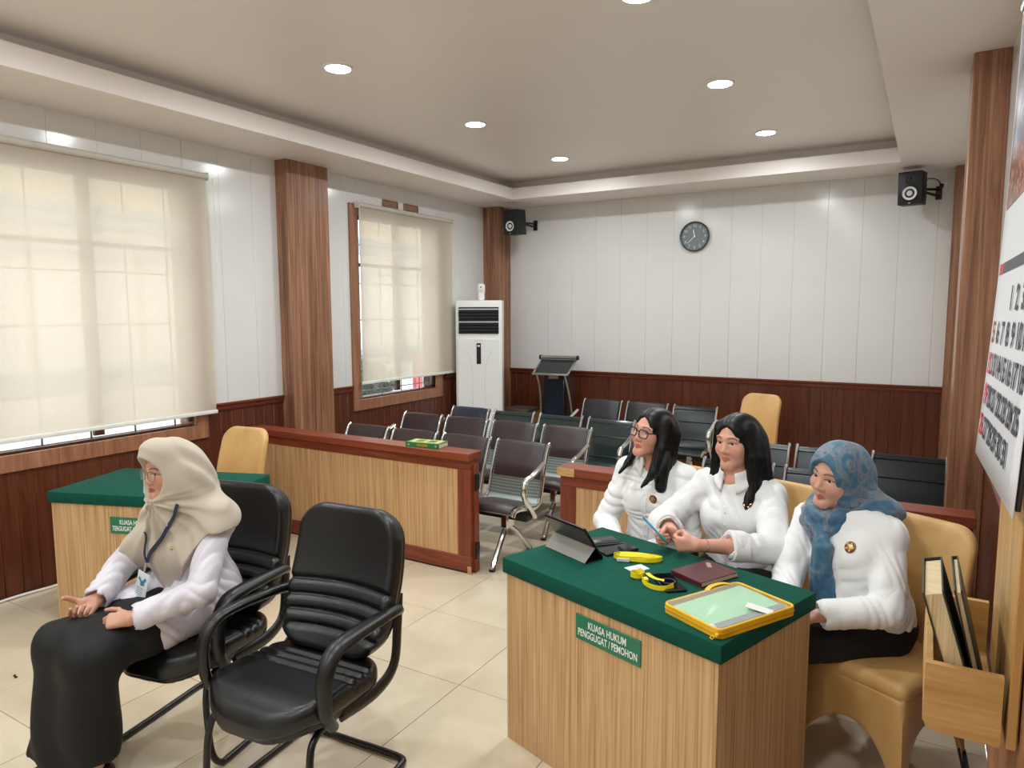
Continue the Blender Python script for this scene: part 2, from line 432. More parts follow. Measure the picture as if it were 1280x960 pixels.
# --- downlights
M_lamp = emit('downlight_glow', (.925, .985, 1.0), LAMP)
M_ring = plain('downlight_ring', (240, 240, 238), .4)
protoL = None
LN = {(0, 2): 'nearest', (0, 3): 'middle', (0, 4): 'farthest'}
for i, x in enumerate((-3.165, -1.25)):
    for j, y in enumerate((-1.2, .27, 1.77, 3.27, 4.77, 6.25)):
        row = ['left', 'right'][i]
        nm = {3: 'third from the back', 4: 'second from the back', 5: 'nearest the back wall', 2: 'fourth from the back', 1: 'fifth from the back', 0: 'sixth from the back'}[j]
        lab = f'round white ceiling downlight, {nm} in the {row} row'
        if protoL is None:
            t = thing('downlight', lab, 'ceiling light', (x, y, ZC), 0, 'downlights in the ceiling tray')
            obj('trim_ring', lathe(BM(), [(.090, 0), (.090, -.006), (.082, -.012), (.075, -.012), (.073, -.004), (.073, 0)], 28), M_ring, t)
            obj('diffuser', lathe(BM(), [(.0, -.0065), (.074, -.0065)], 28), M_lamp, t, flip=False)
            protoL = t
        else:
            t = copy_tree(protoL); t.location = (x, y, ZC); t['label'] = lab
# --- what stands outside the windows
M_neigh = plain('neighbour_plaster', (240, 222, 190), .8); M_band = plain('neighbour_band', (138, 164, 178), .8)
M_ground = plain('yard_concrete', (170, 165, 158), .9)
tag(box('ground_outside', (-8.5, 3.5, -.12), (7.2, 16, .1), M_ground), kind='structure')
# ------------------------------------------------------------------ distance-field modeller (numpy)
F4 = np.float32
def A(v): return np.array(v, dtype=F4)
def rc(a, b, r1, r2):
    a, b = A(a), A(b); ab = b-a; L = float(ab@ab)+1e-9
    def f(p):
        q = p-a; h = np.clip((q@ab)/L, 0, 1); q = q-h[:, None]*ab
        return np.sqrt((q*q).sum(1)) - (r1+(r2-r1)*h)
    return f
def el(c, r, R=None):
    c, r = A(c), A(r); R = None if R is None else A(R)
    def f(p):
        q = p-c
        if R is not None: q = q@R
        k0 = np.sqrt(((q/r)**2).sum(1)); k1 = np.sqrt(((q/(r*r))**2).sum(1))+1e-9
        return np.where(k0 < .05, -float(r.min()), k0*(k0-1)/k1)
    return f
def rbox(c, h, rad=0., R=None):
    c, h = A(c), A(h)-rad; R = None if R is None else A(R)
    def f(p):
        q = p-c
        if R is not None: q = q@R
        q = np.abs(q)-h
        return np.sqrt((np.maximum(q, 0)**2).sum(1)) + np.minimum(q.max(1), 0) - rad
    return f
def half(c, n):                                   # solid on the side the normal points away from
    c, n = A(c), A(n); n = n/np.linalg.norm(n)
    return lambda p: (p-c)@n
class Field:
    def __init__(s): s.ops = []; s.disp = None; s.dmax = 0
    def add(s, f, k=.01): s.ops.append((f, 0, k)); return s
    def cut(s, f, k=.004): s.ops.append((f, 1, k)); return s
    def keep(s, f, k=.004): s.ops.append((f, 2, k)); return s
    def __call__(s, p, sel=None):
        d = np.full(len(p), 9., F4)
        for i, (f, m, k) in enumerate(s.ops):
            if sel is not None and not sel[i]: continue
            e = f(p)
            if m == 0:
                h = np.maximum(k-np.abs(d-e), 0)/k; d = np.minimum(d, e)-h*h*k*.25
            else:
                e = -e if m == 1 else e
                h = np.maximum(k-np.abs(d-e), 0)/k; d = np.maximum(d, e)+h*h*k*.25
        if s.disp is not None: d = d+s.disp(p)
        return d.astype(F4)
def mesh_field(F, lo, hi, res, C=12):
    """surface nets on a sparse grid -> verts (N,3), quads (M,4)"""
    lo = A(lo); n = np.ceil((A(hi)-lo)/res/C).astype(int)
    R = res*C*.5*1.7321
    ci = np.stack(np.meshgrid(*[np.arange(k) for k in n], indexing='ij'), -1).reshape(-1, 3)
    cc = (lo+(ci*C+(C-1)/2)*res).astype(F4)
    per = [f(cc) for f, m, k in F.ops]
    dc = F(cc)
    act = np.abs(dc) < R*1.6+.012+F.dmax
    add_min = np.full(len(cc), 9., F4)
    for (f, m, k), e in zip(F.ops, per):
        if m == 0: add_min = np.minimum(add_min, e)
    D = np.repeat(np.repeat(np.repeat(dc.reshape(n), C, 0), C, 1), C, 2).astype(F4)
    g = np.stack(np.meshgrid(*[np.arange(C)]*3, indexing='ij'), -1).reshape(-1, 3)*res
    g = g.astype(F4)
    for idx in np.nonzero(act)[0]:
        sel = []
        for (f, m, k), e in zip(F.ops, per):
            if m == 0: sel.append(e[idx] <= add_min[idx]+2*R*1.25+k+.01)
            elif m == 1: sel.append(e[idx] < R*1.6+k+.01)
            else: sel.append(e[idx] > -R*1.6-k-.01)
        i, j, k_ = ci[idx]*C
        D[i:i+C, j:j+C, k_:k_+C] = F(lo+ci[idx]*C*A([res]*3)+g, sel).reshape(C, C, C)
    S = D < 0
    a = S[:-1, :-1, :-1].astype(np.int8)
    for dx in (0, 1):
        for dy in (0, 1):
            for dz in (0, 1):
                if dx+dy+dz: a = a+S[dx:S.shape[0]-1+dx, dy:S.shape[1]-1+dy, dz:S.shape[2]-1+dz]
    cells = np.argwhere((a > 0) & (a < 8))
    if not len(cells): return np.zeros((0, 3)), np.zeros((0, 4), int)
    ID = np.full(a.shape, -1, np.int32); ID[tuple(cells.T)] = np.arange(len(cells))
    acc = np.zeros((len(cells), 3), F4); cnt = np.zeros(len(cells), F4)
    cor = [(x, y, z) for x in (0, 1) for y in (0, 1) for z in (0, 1)]
    dv = {c: D[cells[:, 0]+c[0], cells[:, 1]+c[1], cells[:, 2]+c[2]] for c in cor}
    for c in cor:
        for ax in range(3):
            if c[ax]: continue
            c2 = list(c); c2[ax] = 1; c2 = tuple(c2)
            d0, d1 = dv[c], dv[c2]; m = (d0 < 0) != (d1 < 0)
            t = np.where(m, d0/np.where(m, d0-d1, 1), 0)
            P = np.tile(A(c), (len(cells), 1)); P[:, ax] = t
            acc += P*m[:, None]; cnt += m
    V = lo+(cells+acc/cnt[:, None])*res
    quads = []
    for ax in range(3):
        u, v = (ax+1) % 3, (ax+2) % 3
        sl0 = [slice(None)]*3; sl1 = [slice(None)]*3; sl0[ax] = slice(0, -1); sl1[ax] = slice(1, None)
        ch = S[tuple(sl0)] != S[tuple(sl1)]
        E_ = np.argwhere(ch); E_ = E_[(E_[:, u] > 0) & (E_[:, v] > 0)]
        for q in range(3): E_ = E_[E_[:, q] < a.shape[q]]
        if not len(E_): continue
        def cid(du, dvv):
            e = E_.copy(); e[:, u] += du; e[:, v] += dvv; return ID[tuple(e.T)]
        Q = np.stack([cid(-1, -1), cid(0, -1), cid(0, 0), cid(-1, 0)], 1)
        ins = S[tuple(E_.T)]
        Q[~ins] = Q[~ins][:, ::-1]
        quads.append(Q[(Q >= 0).all(1)])
    return V.astype(np.float64), np.concatenate(quads)
def np_mesh(name, V, Q, m, parent=None, colors=None, angle=None):
    me = bpy.data.meshes.new(name)
    me.vertices.add(len(V)); me.vertices.foreach_set('co', np.asarray(V, np.float32).ravel())
    me.loops.add(Q.size); me.loops.foreach_set('vertex_index', Q.ravel().astype(np.int32))
    me.polygons.add(len(Q)); me.polygons.foreach_set('loop_start', np.arange(0, Q.size, 4, dtype=np.int32)); me.polygons.foreach_set('loop_total', np.full(len(Q), 4, np.int32))
    me.update(calc_edges=True); me.validate()
    me.polygons.foreach_set('use_smooth', np.ones(len(me.polygons), bool))
    for x in (m if isinstance(m, (list, tuple)) else [m]): me.materials.append(x)
    if colors is not None:
        at = me.color_attributes.new('tint', 'FLOAT_COLOR', 'POINT')
        at.data.foreach_set('color', np.concatenate([colors, np.ones((len(colors), 1))], 1).astype(np.float32).ravel())
    o = bpy.data.objects.new(name, me); COL.objects.link(o)
    if parent is not None: o.parent = parent
    return o
def field_obj(name, F, lo, hi, res, m, parent=None, colf=None, org=None):
    V, Q = mesh_field(F, lo, hi, res)
    col = colf(V) if colf else None
    if org is not None: V = V-np.array(org)
    return np_mesh(name, V, Q, m, parent, col)
def surf(F, p, d, start=.25, far=.6):
    """march from p+d*start back along -d to the surface of F; returns the point"""
    p, d = np.array(p, float), np.array(d, float); d = d/np.linalg.norm(d)
    t = np.linspace(start, start-far, 400); P = p+t[:, None]*d
    v = F(P.astype(F4)); i = np.argmax(v < 0)
    return P[i]
# ------------------------------------------------------------------ outside
t = thing('neighbour_building', 'cream and white neighbouring building beyond the blinds', 'building', (-9.6, 4, -.07))
obj('wall', bx(BM(), (0, 2.5, 1.9), (.3, 20, 3.8)), plain('neighbour_white', (240, 236, 232), .8), t)
obj('upper_storey', bx(BM(), (.03, 2.5, 4.3), (.36, 20, 2.2)), M_neigh, t)
obj('plinth', bx(BM(), (.18, 2.5, .38), (.10, 20, .76)), plain('plinth_white', (236, 234, 230), .8), t)
for z in (.95, 3.05): obj('string_course', bx(BM(), (.19, 2.5, z), (.12, 20, .30), bev=.02), M_band, t)
for k in range(14): obj('pilaster', bx(BM(), (.16, -6.6+k*1.4, 1.95), (.04, .10, 1.7), bev=.008), M_tube, t)
M_red = plain('red_paint', (196, 70, 74), .5)
t = thing('gate_panel', 'red painted metal gate panel outside the second window', 'gate', (-6.7, 8.9, -.07))
obj('sheet', bx(BM(), (0, 0, .62), (.04, 1.0, 1.0), bev=.006), M_red, t)
for y in (-.5, .5): obj('post', bx(BM(), (0, y, .6), (.07, .07, 1.2), bev=.006), M_red, t)
M_leaf = plain('shrub_leaf', (34, 66, 48), .6)
def shrub(x, y, h, lab):
    t = thing('shrub', lab, 'plant', (x, y, -.07), 0, 'shrubs outside the second window')
    rng = random.Random(int(y*10)); lf = BM()
    for k in range(520):
        th, ph = rng.uniform(0, 2*PI), rng.uniform(-.6, 1.4); r = h*.42*rng.uniform(.5, 1)
        c = Vector((r*math.cos(th)*math.cos(ph), r*math.sin(th)*math.cos(ph), h*.58+r*math.sin(ph)))
        R_ = Euler((rng.uniform(0, 6), rng.uniform(0, 6), rng.uniform(0, 6))).to_matrix()
        vs = [lf.verts.new(c+R_@Vector(v)*h*.11) for v in ((-1, 0, 0), (0, -.4, .1), (1, 0, 0), (0, .4, .1))]; lf.faces.new(vs)
    tag(obj('foliage', lf, M_leaf, t, flip=False), kind='stuff')
    obj('stem', tube(BM(), [(0, 0, 0), (.01, .01, h*.6)], .02, 6), M_vent, t)
shrub(-6.6, 7.15, .95, 'left of two green shrubs outside the second window'); shrub(-7.6, 8.35, 1.0, 'right of two green shrubs outside the second window, near the red gate')
M_yel = plain('yellow_plastic', (236, 206, 30), .4)
t = obj('bucket', lathe(BM(), [(0, 0), (.11, 0), (.15, .3), (.16, .3), (.16, .31), (.14, .31), (.105, .015), (0, .015)], 24), M_yel, None, (-6.05, 7.0, -.07))
tag(t, 'yellow bucket outside the second window, in front of the shrubs', 'bucket')

# ------------------------------------------------------------------ desks
M_reed = stripes('reeded_laminate', (168, 126, 82), (200, 160, 114), (218, 182, 136))
M_felt = plain('green_felt', (12, 78, 64), .92, var=.10, vscale=30, bmp=.25, bscale=900, spec=.2)
M_sign = plain('green_sign', (44, 122, 92), .25, var=.02)
M_let = plain('white_lettering', (238, 240, 236), .4, var=.01)
M_signe = plain('sign_edge', (150, 196, 176), .2)
def desk(name_lab, loc, rz, plate, lines):
    t = thing('desk', name_lab, 'desk', (loc[0], loc[1], 0), rz); W, D = 1.0, .60
    obj('front_panel', bx(BM(), (0, -D/2+.022, .351), (W-.03, .02, .702), bev=.001), M_reed, t)
    for s in (-1, 1): obj('side_panel', bx(BM(), (s*(W/2-.025), .010, .351), (.02, D-.044, .702), bev=.001), M_reed, t)
    obj('back_rail', bx(BM(), (0, D/2-.03, .66), (W-.07, .02, .08)), M_reed, t)
    b = BM()
    bx(b, (0, 0, .7315), (W, D, .063), bev=.006, seg=2); obj('cloth_top', b, M_felt, t)
    p = obj('name_plate', bx(BM(), (plate[0], -D/2+.0095, plate[1]), (.294, .005, .092), bev=.001), M_sign, t)
    for k, s in enumerate(lines):
        text('lettering', s, .0375, M_let, p, Matrix.Translation((plate[0], -D/2+.0065, plate[1]+.018-.036*k)) @ Matrix.Rotation(PI/2, 4, 'X'), 1,   .0004, .0005, width=(.172, .268)[k])
    return t
desk('green-topped reeded desk at the right, the three women sit behind it', (-1.43+.5*.953+.3*.3145, 2.32-.5*.3145+.3*.953), math.atan2(-.3145, .953), (.05, .616), ['KUASA HUKUM', 'PENGGUGAT / PEMOHON'])
a20 = math.radians(20)
desk('green-topped reeded desk at the left, behind the woman in the beige headscarf', (-4.139+.5*math.cos(a20)-.3*math.sin(a20), 1.937+.5*math.sin(a20)+.3*math.cos(a20)), a20, (.03, .592), ['KUASA HUKUM', 'TERGUGAT / TERMOHON'])

# ------------------------------------------------------------------ low partitions
M_redw = wood('partition_wood', (100, 42, 24), (126, 58, 36), (146, 74, 48), 0, 10, .6, .35, bmp=.03)
M_redwz = wood('partition_wood_upright', (98, 42, 24), (122, 56, 35), (142, 72, 47), 2, 10, .6, .38, bmp=.03)
M_raw = wood('bare_wood', (176, 130, 82), (198, 152, 100), (214, 172, 122), 0, 16, 2, .6)
M_black = plain('black_metal', (26, 26, 28), .4, .3)
M_chrome = plain('chrome', (214, 214, 216), .12, 1.0, var=.02)
def partition(label, x0, x1, y0, lw, rw, gate_end):
    xc = (x0+x1)/2; t = thing('partition', label, 'partition', (xc, y0+.08, 0)); L = x1-x0; h = L/2
    X = lambda x: x-xc
    f = -.05
    obj('cap', bx(BM(), (0, 0, .795), (L, .155, .05), bev=.003), M_redw, t)
    obj('top_rail', bx(BM(), (0, 0, .737), (L-.02, .10, .066), bev=.002), M_redw, t)
    obj('bottom_rail', bx(BM(), (0, 0, .0645), (L-.02, .10, .105), bev=.002), M_redw, t)
    obj('plinth', bx(BM(), (0, .0, .006), (L-.06, .08, .012)), M_black, t)
    obj('stile', bx(BM(), (-h+.01+lw/2, 0, .4105), (lw, .10, .587), bev=.002), M_redwz, t)
    obj('stile', bx(BM(), (h-.01-rw/2, 0, .4105), (rw, .10, .587), bev=.002), M_redwz, t)
    obj('reeded_panel', bx(BM(), ((lw-rw)/2, 0, .4105), (L-lw-rw-.02, .084, .587)), M_reed, t)
    if gate_end == 'right':
        obj('hinge_strip', bx(BM(), (h-.003, .012, .375), (.016, .05, .73), bev=.002), M_redwz, t)
        for z in (.62, .155):
            hb = BM(); tube(hb, [(h+.010, -.010, z-.055), (h+.010, -.010, z+.055)], .009, 10); bx(hb, (h+.007, .012, z), (.006, .045, .10), bev=.001)
            obj('gate_hinge', hb, M_black, t)
        obj('worn_foot', bx(BM(), (h-.02, -.05, .028), (.03, .004, .05)), M_raw, t)
    else:
        obj('worn_patch', bx(BM(), (-h+.058, -.0775, .795), (.112, .003, .048)), M_raw, t)
    s = -1 if gate_end == 'right' else 1
    hb = BM(); tube(hb, [(s*(h-.008), -.055, .53), (s*(h-.008), -.055, .65)], .006, 8); obj('chrome_hinge', hb, M_chrome, t)
    return t
partition('long low reddish partition with reeded panel, left of the gap', -4.69, -2.53, 3.70, .11, .10, 'right')
partition('low reddish partition behind the three seated women', -1.865, .225, 3.655, .10, .10, 'left')
# book lying on the left partition
def book(name, label, loc, rz, w, d, h, cover, pages, group=None, cat='book'):
    t = thing(name, label, cat, loc, rz, group)
    c = BM(); bx(c, (0, 0, .0015), (w, d, .003), bev=.001); bx(c, (0, 0, h-.0015), (w, d, .003), bev=.001); bx(c, (0, -d/2+.0015, h/2), (w, .003, h-.004), bev=.001)
    obj('cover', c, cover, t)
    obj('page_block', bx(BM(), (0, .002, h/2), (w-.008, d-.008, h-.0062)), pages, t)
    return t
M_pages = stripes('page_edges', (206, 192, 160), (226, 214, 186), (238, 228, 204), 300, .8)
M_gcov = plain('green_cover', (40, 120, 70), .35); M_ycov = plain('cream_print', (222, 200, 120), .4); M_gold = plain('gold_print', (196, 140, 40), .35, .3)
t = book('book', 'thick green and cream hardback lying on the left partition', (-2.935, 3.79, .82), math.radians(8), .262, .135, .034, M_gcov, M_pages)
obj('cover_print', bx(BM(), (0, .004, .0344), (.225, .105, .0008)), M_ycov, t)
for s in (-1, 1): obj('cover_motif', bx(BM(), (s*.045, .004, .035), (.06, .07, .0008)), M_gcov, t)
obj('spine_print', bx(BM(), (0, -.068, .017), (.085, .001, .015), bev=.0003), M_gold, t)
for s in (-1, 1): obj('spine_dot', bx(BM(), (s*.105, -.068, .017), (.010, .001, .010)), M_ycov, t)

# ------------------------------------------------------------------ office chairs
def leather(name, rgb, rough=.36):
    m, nt, p = mat_new(name); v = coords(nt)
    vo = N(nt, 'ShaderNodeTexVoronoi'); vo.inputs['Scale'].default_value = 260; nt.links.new(v, vo.inputs['Vector'])
    f = noise(nt, v, 7, 4); c = lin(rgb)
    nt.links.new(ramp(nt, f, [(.3, tuple(x*.85 for x in c)), (.75, tuple(min(1, x*1.25+.002) for x in c))]), p.inputs['Base Color'])
    w = noise(nt, v, 18, 5, .65, 1.2)
    ad = N(nt, 'ShaderNodeMath', operation='MULTIPLY_ADD'); ad.inputs[1].default_value = .25
    nt.links.new(vo.outputs['Distance'], ad.inputs[0]); nt.links.new(w, ad.inputs[2])
    bump(nt, p, ad.outputs[0], .35, .003)
    p.inputs['Roughness'].default_value = rough; p.inputs['Specular IOR Level'].default_value = .55
    return m
M_leath = leather('black_leather', (5, 5, 6), .33); M_bplas = plain('black_plastic', (11, 11, 12), .36, bmp=.05, bscale=400); M_btube = plain('black_tube', (20, 20, 22), .3)
BA = math.radians(17)                       # recline
def chair_fields():
    ca, sa = math.cos(BA), math.sin(BA)
    # back cushion: local frame at its foot (0,.20,.47), up the recline
    def loc(p): q = p-A((0, .205, .46)); return q[:, 0], q[:, 1]*ca-q[:, 2]*sa, q[:, 1]*sa+q[:, 2]*ca
    def back(p):
        x, y, z = loc(p); zz = z-.265
        w = .245-.030*np.clip((z-.2)/.4, 0, 1)**2-.02*np.clip((.12-z)/.12, 0, 1)
        y2 = y+.55*x*x-.05*np.sin(np.clip(z, 0, .6)/.6*PI)+.03
        qx = np.abs(x)-(w-.11); qz = np.abs(zz)-(.276-.11)
        d2 = np.sqrt(np.maximum(qx, 0)**2+np.maximum(qz, 0)**2)+np.minimum(np.maximum(qx, qz), 0)-.11
        th = .042
        groove = np.zeros_like(x)
        for g in (.075, .13, .185, .245): groove = groove+np.exp(-((z-g+.25*x*x)/.010)**2)
        th = th-.016*groove*(y2 < 0)
        qa = d2+.03; qb = np.abs(y2)-th+.03
        return (np.sqrt(np.maximum(qa, 0)**2+np.maximum(qb, 0)**2)+np.minimum(np.maximum(qa, qb), 0)-.03)*.85
    B = Field().add(back)
    def seat(p):
        x, y, z = p[:, 0], p[:, 1], p[:, 2]
        yy = y+.02; w = .255-.045*np.clip((-yy-.06)/.19, 0, 1)**2
        qx = np.abs(x)-(w-.15); qy = np.abs(yy)-(.25-.15)
        d2 = np.sqrt(np.maximum(qx, 0)**2+np.maximum(qy, 0)**2)+np.minimum(np.maximum(qx, qy), 0)-.15
        zc = .432+.015*np.clip(-yy/.25, -1, 1)-.06*np.clip((-yy-.12)/.14, 0, 1)**2+.10*x*x
        g = np.zeros_like(x)
        for q in (.04, .085, .13): g = g+np.exp(-((yy-q+.2*x*x)/.009)**2)
        zz = z-zc; th = .041-.012*g*(zz > 0)
        qa = d2+.032; qb = np.abs(zz)-th+.032
        return (np.sqrt(np.maximum(qa, 0)**2+np.maximum(qb, 0)**2)+np.minimum(np.maximum(qa, qb), 0)-.032)*.85
    S = Field().add(seat)
    # plastic shells: the same outlines, set back and thin
    def bshell(p): q = p.copy(); q[:, 1] -= .034*ca; q[:, 2] += .034*sa; return back(q)+.009
    def sshell(p): q = p.copy(); q[:, 2] += .030; return seat(q)+.009
    return B, S, Field().add(bshell), Field().add(sshell)
def office_chair(label, loc, rz):
    t = thing('office_chair', label, 'chair', loc, rz, 'black leather visitor chairs')
    B, S, BS, SS = chair_fields()
    field_obj('seat', S, (-.29, -.32, .33), (.29, .28, .53), .0065, M_leath, t)
    field_obj('backrest', B, (-.29, .02, .42), (.29, .48, 1.06), .0065, M_leath, t)
    field_obj('back_shell', BS, (-.29, .02, .40), (.29, .52, 1.06), .0075, M_bplas, t)
    field_obj('seat_pan', SS, (-.29, -.32, .30), (.29, .28, .53), .0075, M_bplas, t)
    # side members joining seat pan and back, arms, sled tubes
    for s in (-1, 1):
        sd = smooth_path([(s*.235, -.05, .385), (s*.25, .12, .385), (s*.25, .235, .43), (s*.235, .285, .56), (s*.215, .325, .67)], 6)
        sec = lambda i: [(.026*math.cos(a), .013*math.sin(a)) for a in np.linspace(0, 2*PI, 12, endpoint=False)]
        b = BM(); sweep(b, sd, sec); obj('side_bar', b, M_bplas, t)
        ap = smooth_path([(s*.255, -.115, .385), (s*.268, -.165, .46), (s*.272, -.165, .585), (s*.272, -.115, .648), (s*.272, -.02, .66), (s*.268, .12, .655), (s*.262, .235, .645), (s*.25, .275, .63)], 7)
        n = len(ap)
        def sec2(i, n=n):
            w = .021+.010*math.sin(min(1, i/(n-1)*1.1)*PI)
            return [(.019*math.cos(a), w*math.sin(a)) for a in np.linspace(0, 2*PI, 12, endpoint=False)]
        b = BM(); sweep(b, ap, sec2); obj('armrest', b, M_bplas, t)
        b = BM(); tube(b, smooth_path([(s*.20, .10, .37), (s*.205, -.06, .37), (s*.215, -.16, .355), (s*.225, -.195, .30), (s*.235, -.205, .20), (s*.245, -.20, .08), (s*.25, -.165, .022), (s*.25, -.10, .014), (s*.25, .16, .014), (s*.25, .26, .014), (s*.235, .30, .014), (s*.15, .31, .014), (0, .31, .014)], 6), .0125, 10)
        obj('frame_tube', b, M_btube, t)
    b = BM()
    for y in (-.10, .08): bx(b, (0, y, .368), (.42, .04, .012), bev=.002)
    obj('seat_brace', b, M_btube, t)
    return t
oc = office_chair('empty black leather armchair in the foreground', (-1.885, 1.66, 0), math.radians(5))
c2 = copy_tree(oc); c2.location = (-2.54, 1.71, 0); c2.rotation_euler = (0, 0, math.radians(12)); c2['label'] = 'black leather armchair the woman in the beige headscarf sits on'

# ------------------------------------------------------------------ gold covered banquet chairs
def satin():
    m, nt, p = mat_new('gold_spandex'); v = coords(nt, (1, 1, .35)); f = noise(nt, v, 9, 3)
    nt.links.new(ramp(nt, f, [(.3, lin((200, 154, 90))), (.7, lin((216, 174, 112)))]), p.inputs['Base Color'])
    p.inputs['Roughness'].default_value = .48; p.inputs['Sheen Weight'].default_value = .25; p.inputs['Sheen Roughness'].default_value = .4
    bump(nt, p, noise(nt, v, 22, 2), .12, .01); return m
M_gold_c = satin(); M_foot = plain('dark_foot', (30, 26, 24), .5)
def banquet(label, loc, rz, src=None):
    if src is not None:
        t = copy_tree(src); t.location = loc; t.rotation_euler = (0, 0, rz); t['label'] = label; return t
    t = thing('banquet_chair', label, 'chair', loc, rz, 'chairs in gold stretch covers')
    S = Field().add(rbox((0, 0, .445), (.205, .205, .035), .034), .02); S.add(el((0, -.01, .468), (.18, .18, .03)), .03)
    field_obj('seat_cover', S, (-.24, -.24, .39), (.24, .24, .53), .008, M_gold_c, t)
    def back(p):
        z = p[:, 2]; u = np.clip((z-.42)/.5, 0, 1); x = p[:, 0]; y = p[:, 1]-(.19+.11*u*u*.8+.03*u)+.25*x*x
        w = .205-.012*u; qx = np.abs(x)-(w-.09); qz = np.abs(z-.66)-(.275-.09)
        d2 = np.sqrt(np.maximum(qx, 0)**2+np.maximum(qz, 0)**2)+np.minimum(np.maximum(qx, qz), 0)-.09
        qa = d2+.022; qb = np.abs(y)-.028+.022
        return (np.sqrt(np.maximum(qa, 0)**2+np.maximum(qb, 0)**2)+np.minimum(np.maximum(qa, qb), 0)-.022)*.9
    field_obj('back_cover', Field().add(back), (-.24, .08, .36), (.24, .38, .97), .008, M_gold_c, t)
    def skirt(u, v):
        # u round the four sides, v from seat (0) to hem (1)
        k = u*4 % 4; side = int(k); s = k-side
        a = s*2-1; lim = .20
        c = [(a*lim, -lim), (lim, a*lim), (-a*lim, lim), (-lim, -a*lim)][side]
        e = abs(a); 
        flare = 1+.10*v*e**3; pinch = 1-.10*v*(1-e*e)*math.sin(min(1, v)*PI*.5)
        rr = 1-.035*max(0, e-.85)/.15
        arch = .05+.22*max(0, 1-(e/.88)**2)**.5 if e < .88 else .05-.05*(e-.88)/.12*.8
        zt = .43; z = zt+(arch-zt)*v
        back_lean = .05*v if c[1] > .1 else 0
        return Vector((c[0]*flare*pinch*rr, c[1]*flare*pinch*rr+back_lean, z))
    b = BM(); grid(b, skirt, 96, 14, closed_u=True)
    o = obj('skirt_cover', b, M_gold_c, t, angle=60)
    md = o.modifiers.new('thick', 'SOLIDIFY'); md.thickness = .004
    for sx in (-1, 1):
        for sy in (-1, 1): obj('foot', tube(BM(), [(sx*.20, sy*.20+(.04 if sy > 0 else 0), .10), (sx*.213, sy*.213+(.05 if sy > 0 else 0), 0)], .014, 8), M_foot, t)
    return t
rzd = math.atan2(-.3145, .953)
b0 = banquet('gold-covered chair under the woman in the blue headscarf', (-.10, 2.86, 0), math.radians(-26))
banquet('gold-covered chair of the woman in the middle, between two white shirts', (-.60, 3.17, 0), rzd, b0)
banquet('gold-covered chair behind the woman with black-framed glasses', (-1.08, 3.28, 0), rzd, b0)
banquet('gold-covered chair against the wainscot at the back wall', (-1.43, 6.78, 0), math.radians(-14), b0)
banquet('gold-covered chair behind the left desk', (-4.06, 2.95, 0), math.radians(8), b0)

# ------------------------------------------------------------------ waiting benches
def perforated():
    m, nt, p = mat_new('perforated_steel')
    t = N(nt, 'ShaderNodeTexCoord'); mp = N(nt, 'ShaderNodeMapping'); mp.inputs['Scale'].default_value = (1, 1, 1); nt.links.new(t.outputs['UV'], mp.inputs[0])
    vo = N(nt, 'ShaderNodeTexVoronoi'); vo.inputs['Scale'].default_value = 70; vo.inputs['Randomness'].default_value = 0
    nt.links.new(mp.outputs[0], vo.inputs['Vector'])
    r = ramp(nt, vo.outputs['Distance'], [(.26, (1, 1, 1)), (.34, (0, 0, 0))])
    mx = N(nt, 'ShaderNodeMix', data_type='RGBA'); mx.inputs['A'].default_value = (*lin((160, 170, 166)), 1); mx.inputs['B'].default_value = (*lin((84, 92, 90)), 1)
    nt.links.new(r, mx.inputs['Factor']); nt.links.new(mx.outputs['Result'], p.inputs['Base Color'])
    p.inputs['Metallic'].default_value = .6; p.inputs['Roughness'].default_value = .38; return m
M_perf = perforated()
M_perfb = plain('black_perforated_steel', (34, 37, 40), .28, .4, bmp=.0)
def brownleather(name, rgb): return leather(name, rgb, .4)
M_brown = brownleather('dark_brown_vinyl', (54, 40, 42)); M_blk = brownleather('black_vinyl', (20, 21, 24)); M_navy = brownleather('navy_vinyl', (34, 40, 60))
M_gloss = plain('smoky_wrapped_steel', (58, 68, 68), .12, .35)
PROF = smooth_path([(0, -.172, .395), (0, -.15, .425), (0, -.08, .428), (0, .03, .408), (0, .125, .393), (0, .185, .415), (0, .215, .48), (0, .245, .58), (0, .285, .69), (0, .325, .775), (0, .345, .79)], 5)
NP = len(PROF)
def strip(bm, x0, x1, i0, i1, off, th, nx=6, uv=False):
    """sheet following the seat profile between profile indices, raised by off"""
    def pt(i, x, o):
        a = PROF[max(0, i-1)]; b = PROF[min(NP-1, i+1)]; t = (b-a).normalized(); n = Vector((0, -t.z, t.y))
        return Vector((x, 0, 0))+PROF[i]+n*o
    idx = list(range(i0, i1+1)); R1 = []
    for i in idx:
        e = min(i-i0, i1-i)/3.0; rr = th*min(1, .35+.65*e)
        R1.append([bm.verts.new(pt(i, x0+(x1-x0)*k/nx, off+rr*(1 if 0 < k < nx else .45))) for k in range(nx+1)])
    R0 = [[bm.verts.new(pt(i, x0+(x1-x0)*k/nx, off)) for k in range(nx+1)] for i in idx]
    m = len(idx)
    for a in range(m-1):
        for k in range(nx):
            bm.faces.new((R1[a][k], R1[a][k+1], R1[a+1][k+1], R1[a+1][k])); bm.faces.new((R0[a][k], R0[a+1][k], R0[a+1][k+1], R0[a][k+1]))
        bm.faces.new((R1[a][0], R1[a+1][0], R0[a+1][0], R0[a][0])); bm.faces.new((R1[a][nx], R0[a][nx], R0[a+1][nx], R1[a+1][nx]))
    for a, s in ((0, 1), (m-1, -1)):
        for k in range(nx): bm.faces.new((R1[a][k], R0[a][k], R0[a][k+1], R1[a][k+1]))
def add_uv(o):
    me = o.data; uv = me.uv_layers.new(name='UVMap')
    for l in me.loops:
        co = me.vertices[l.vertex_index].co; uv.data[l.index].uv = (co.x, co.z-co.y)
PITCH = .495
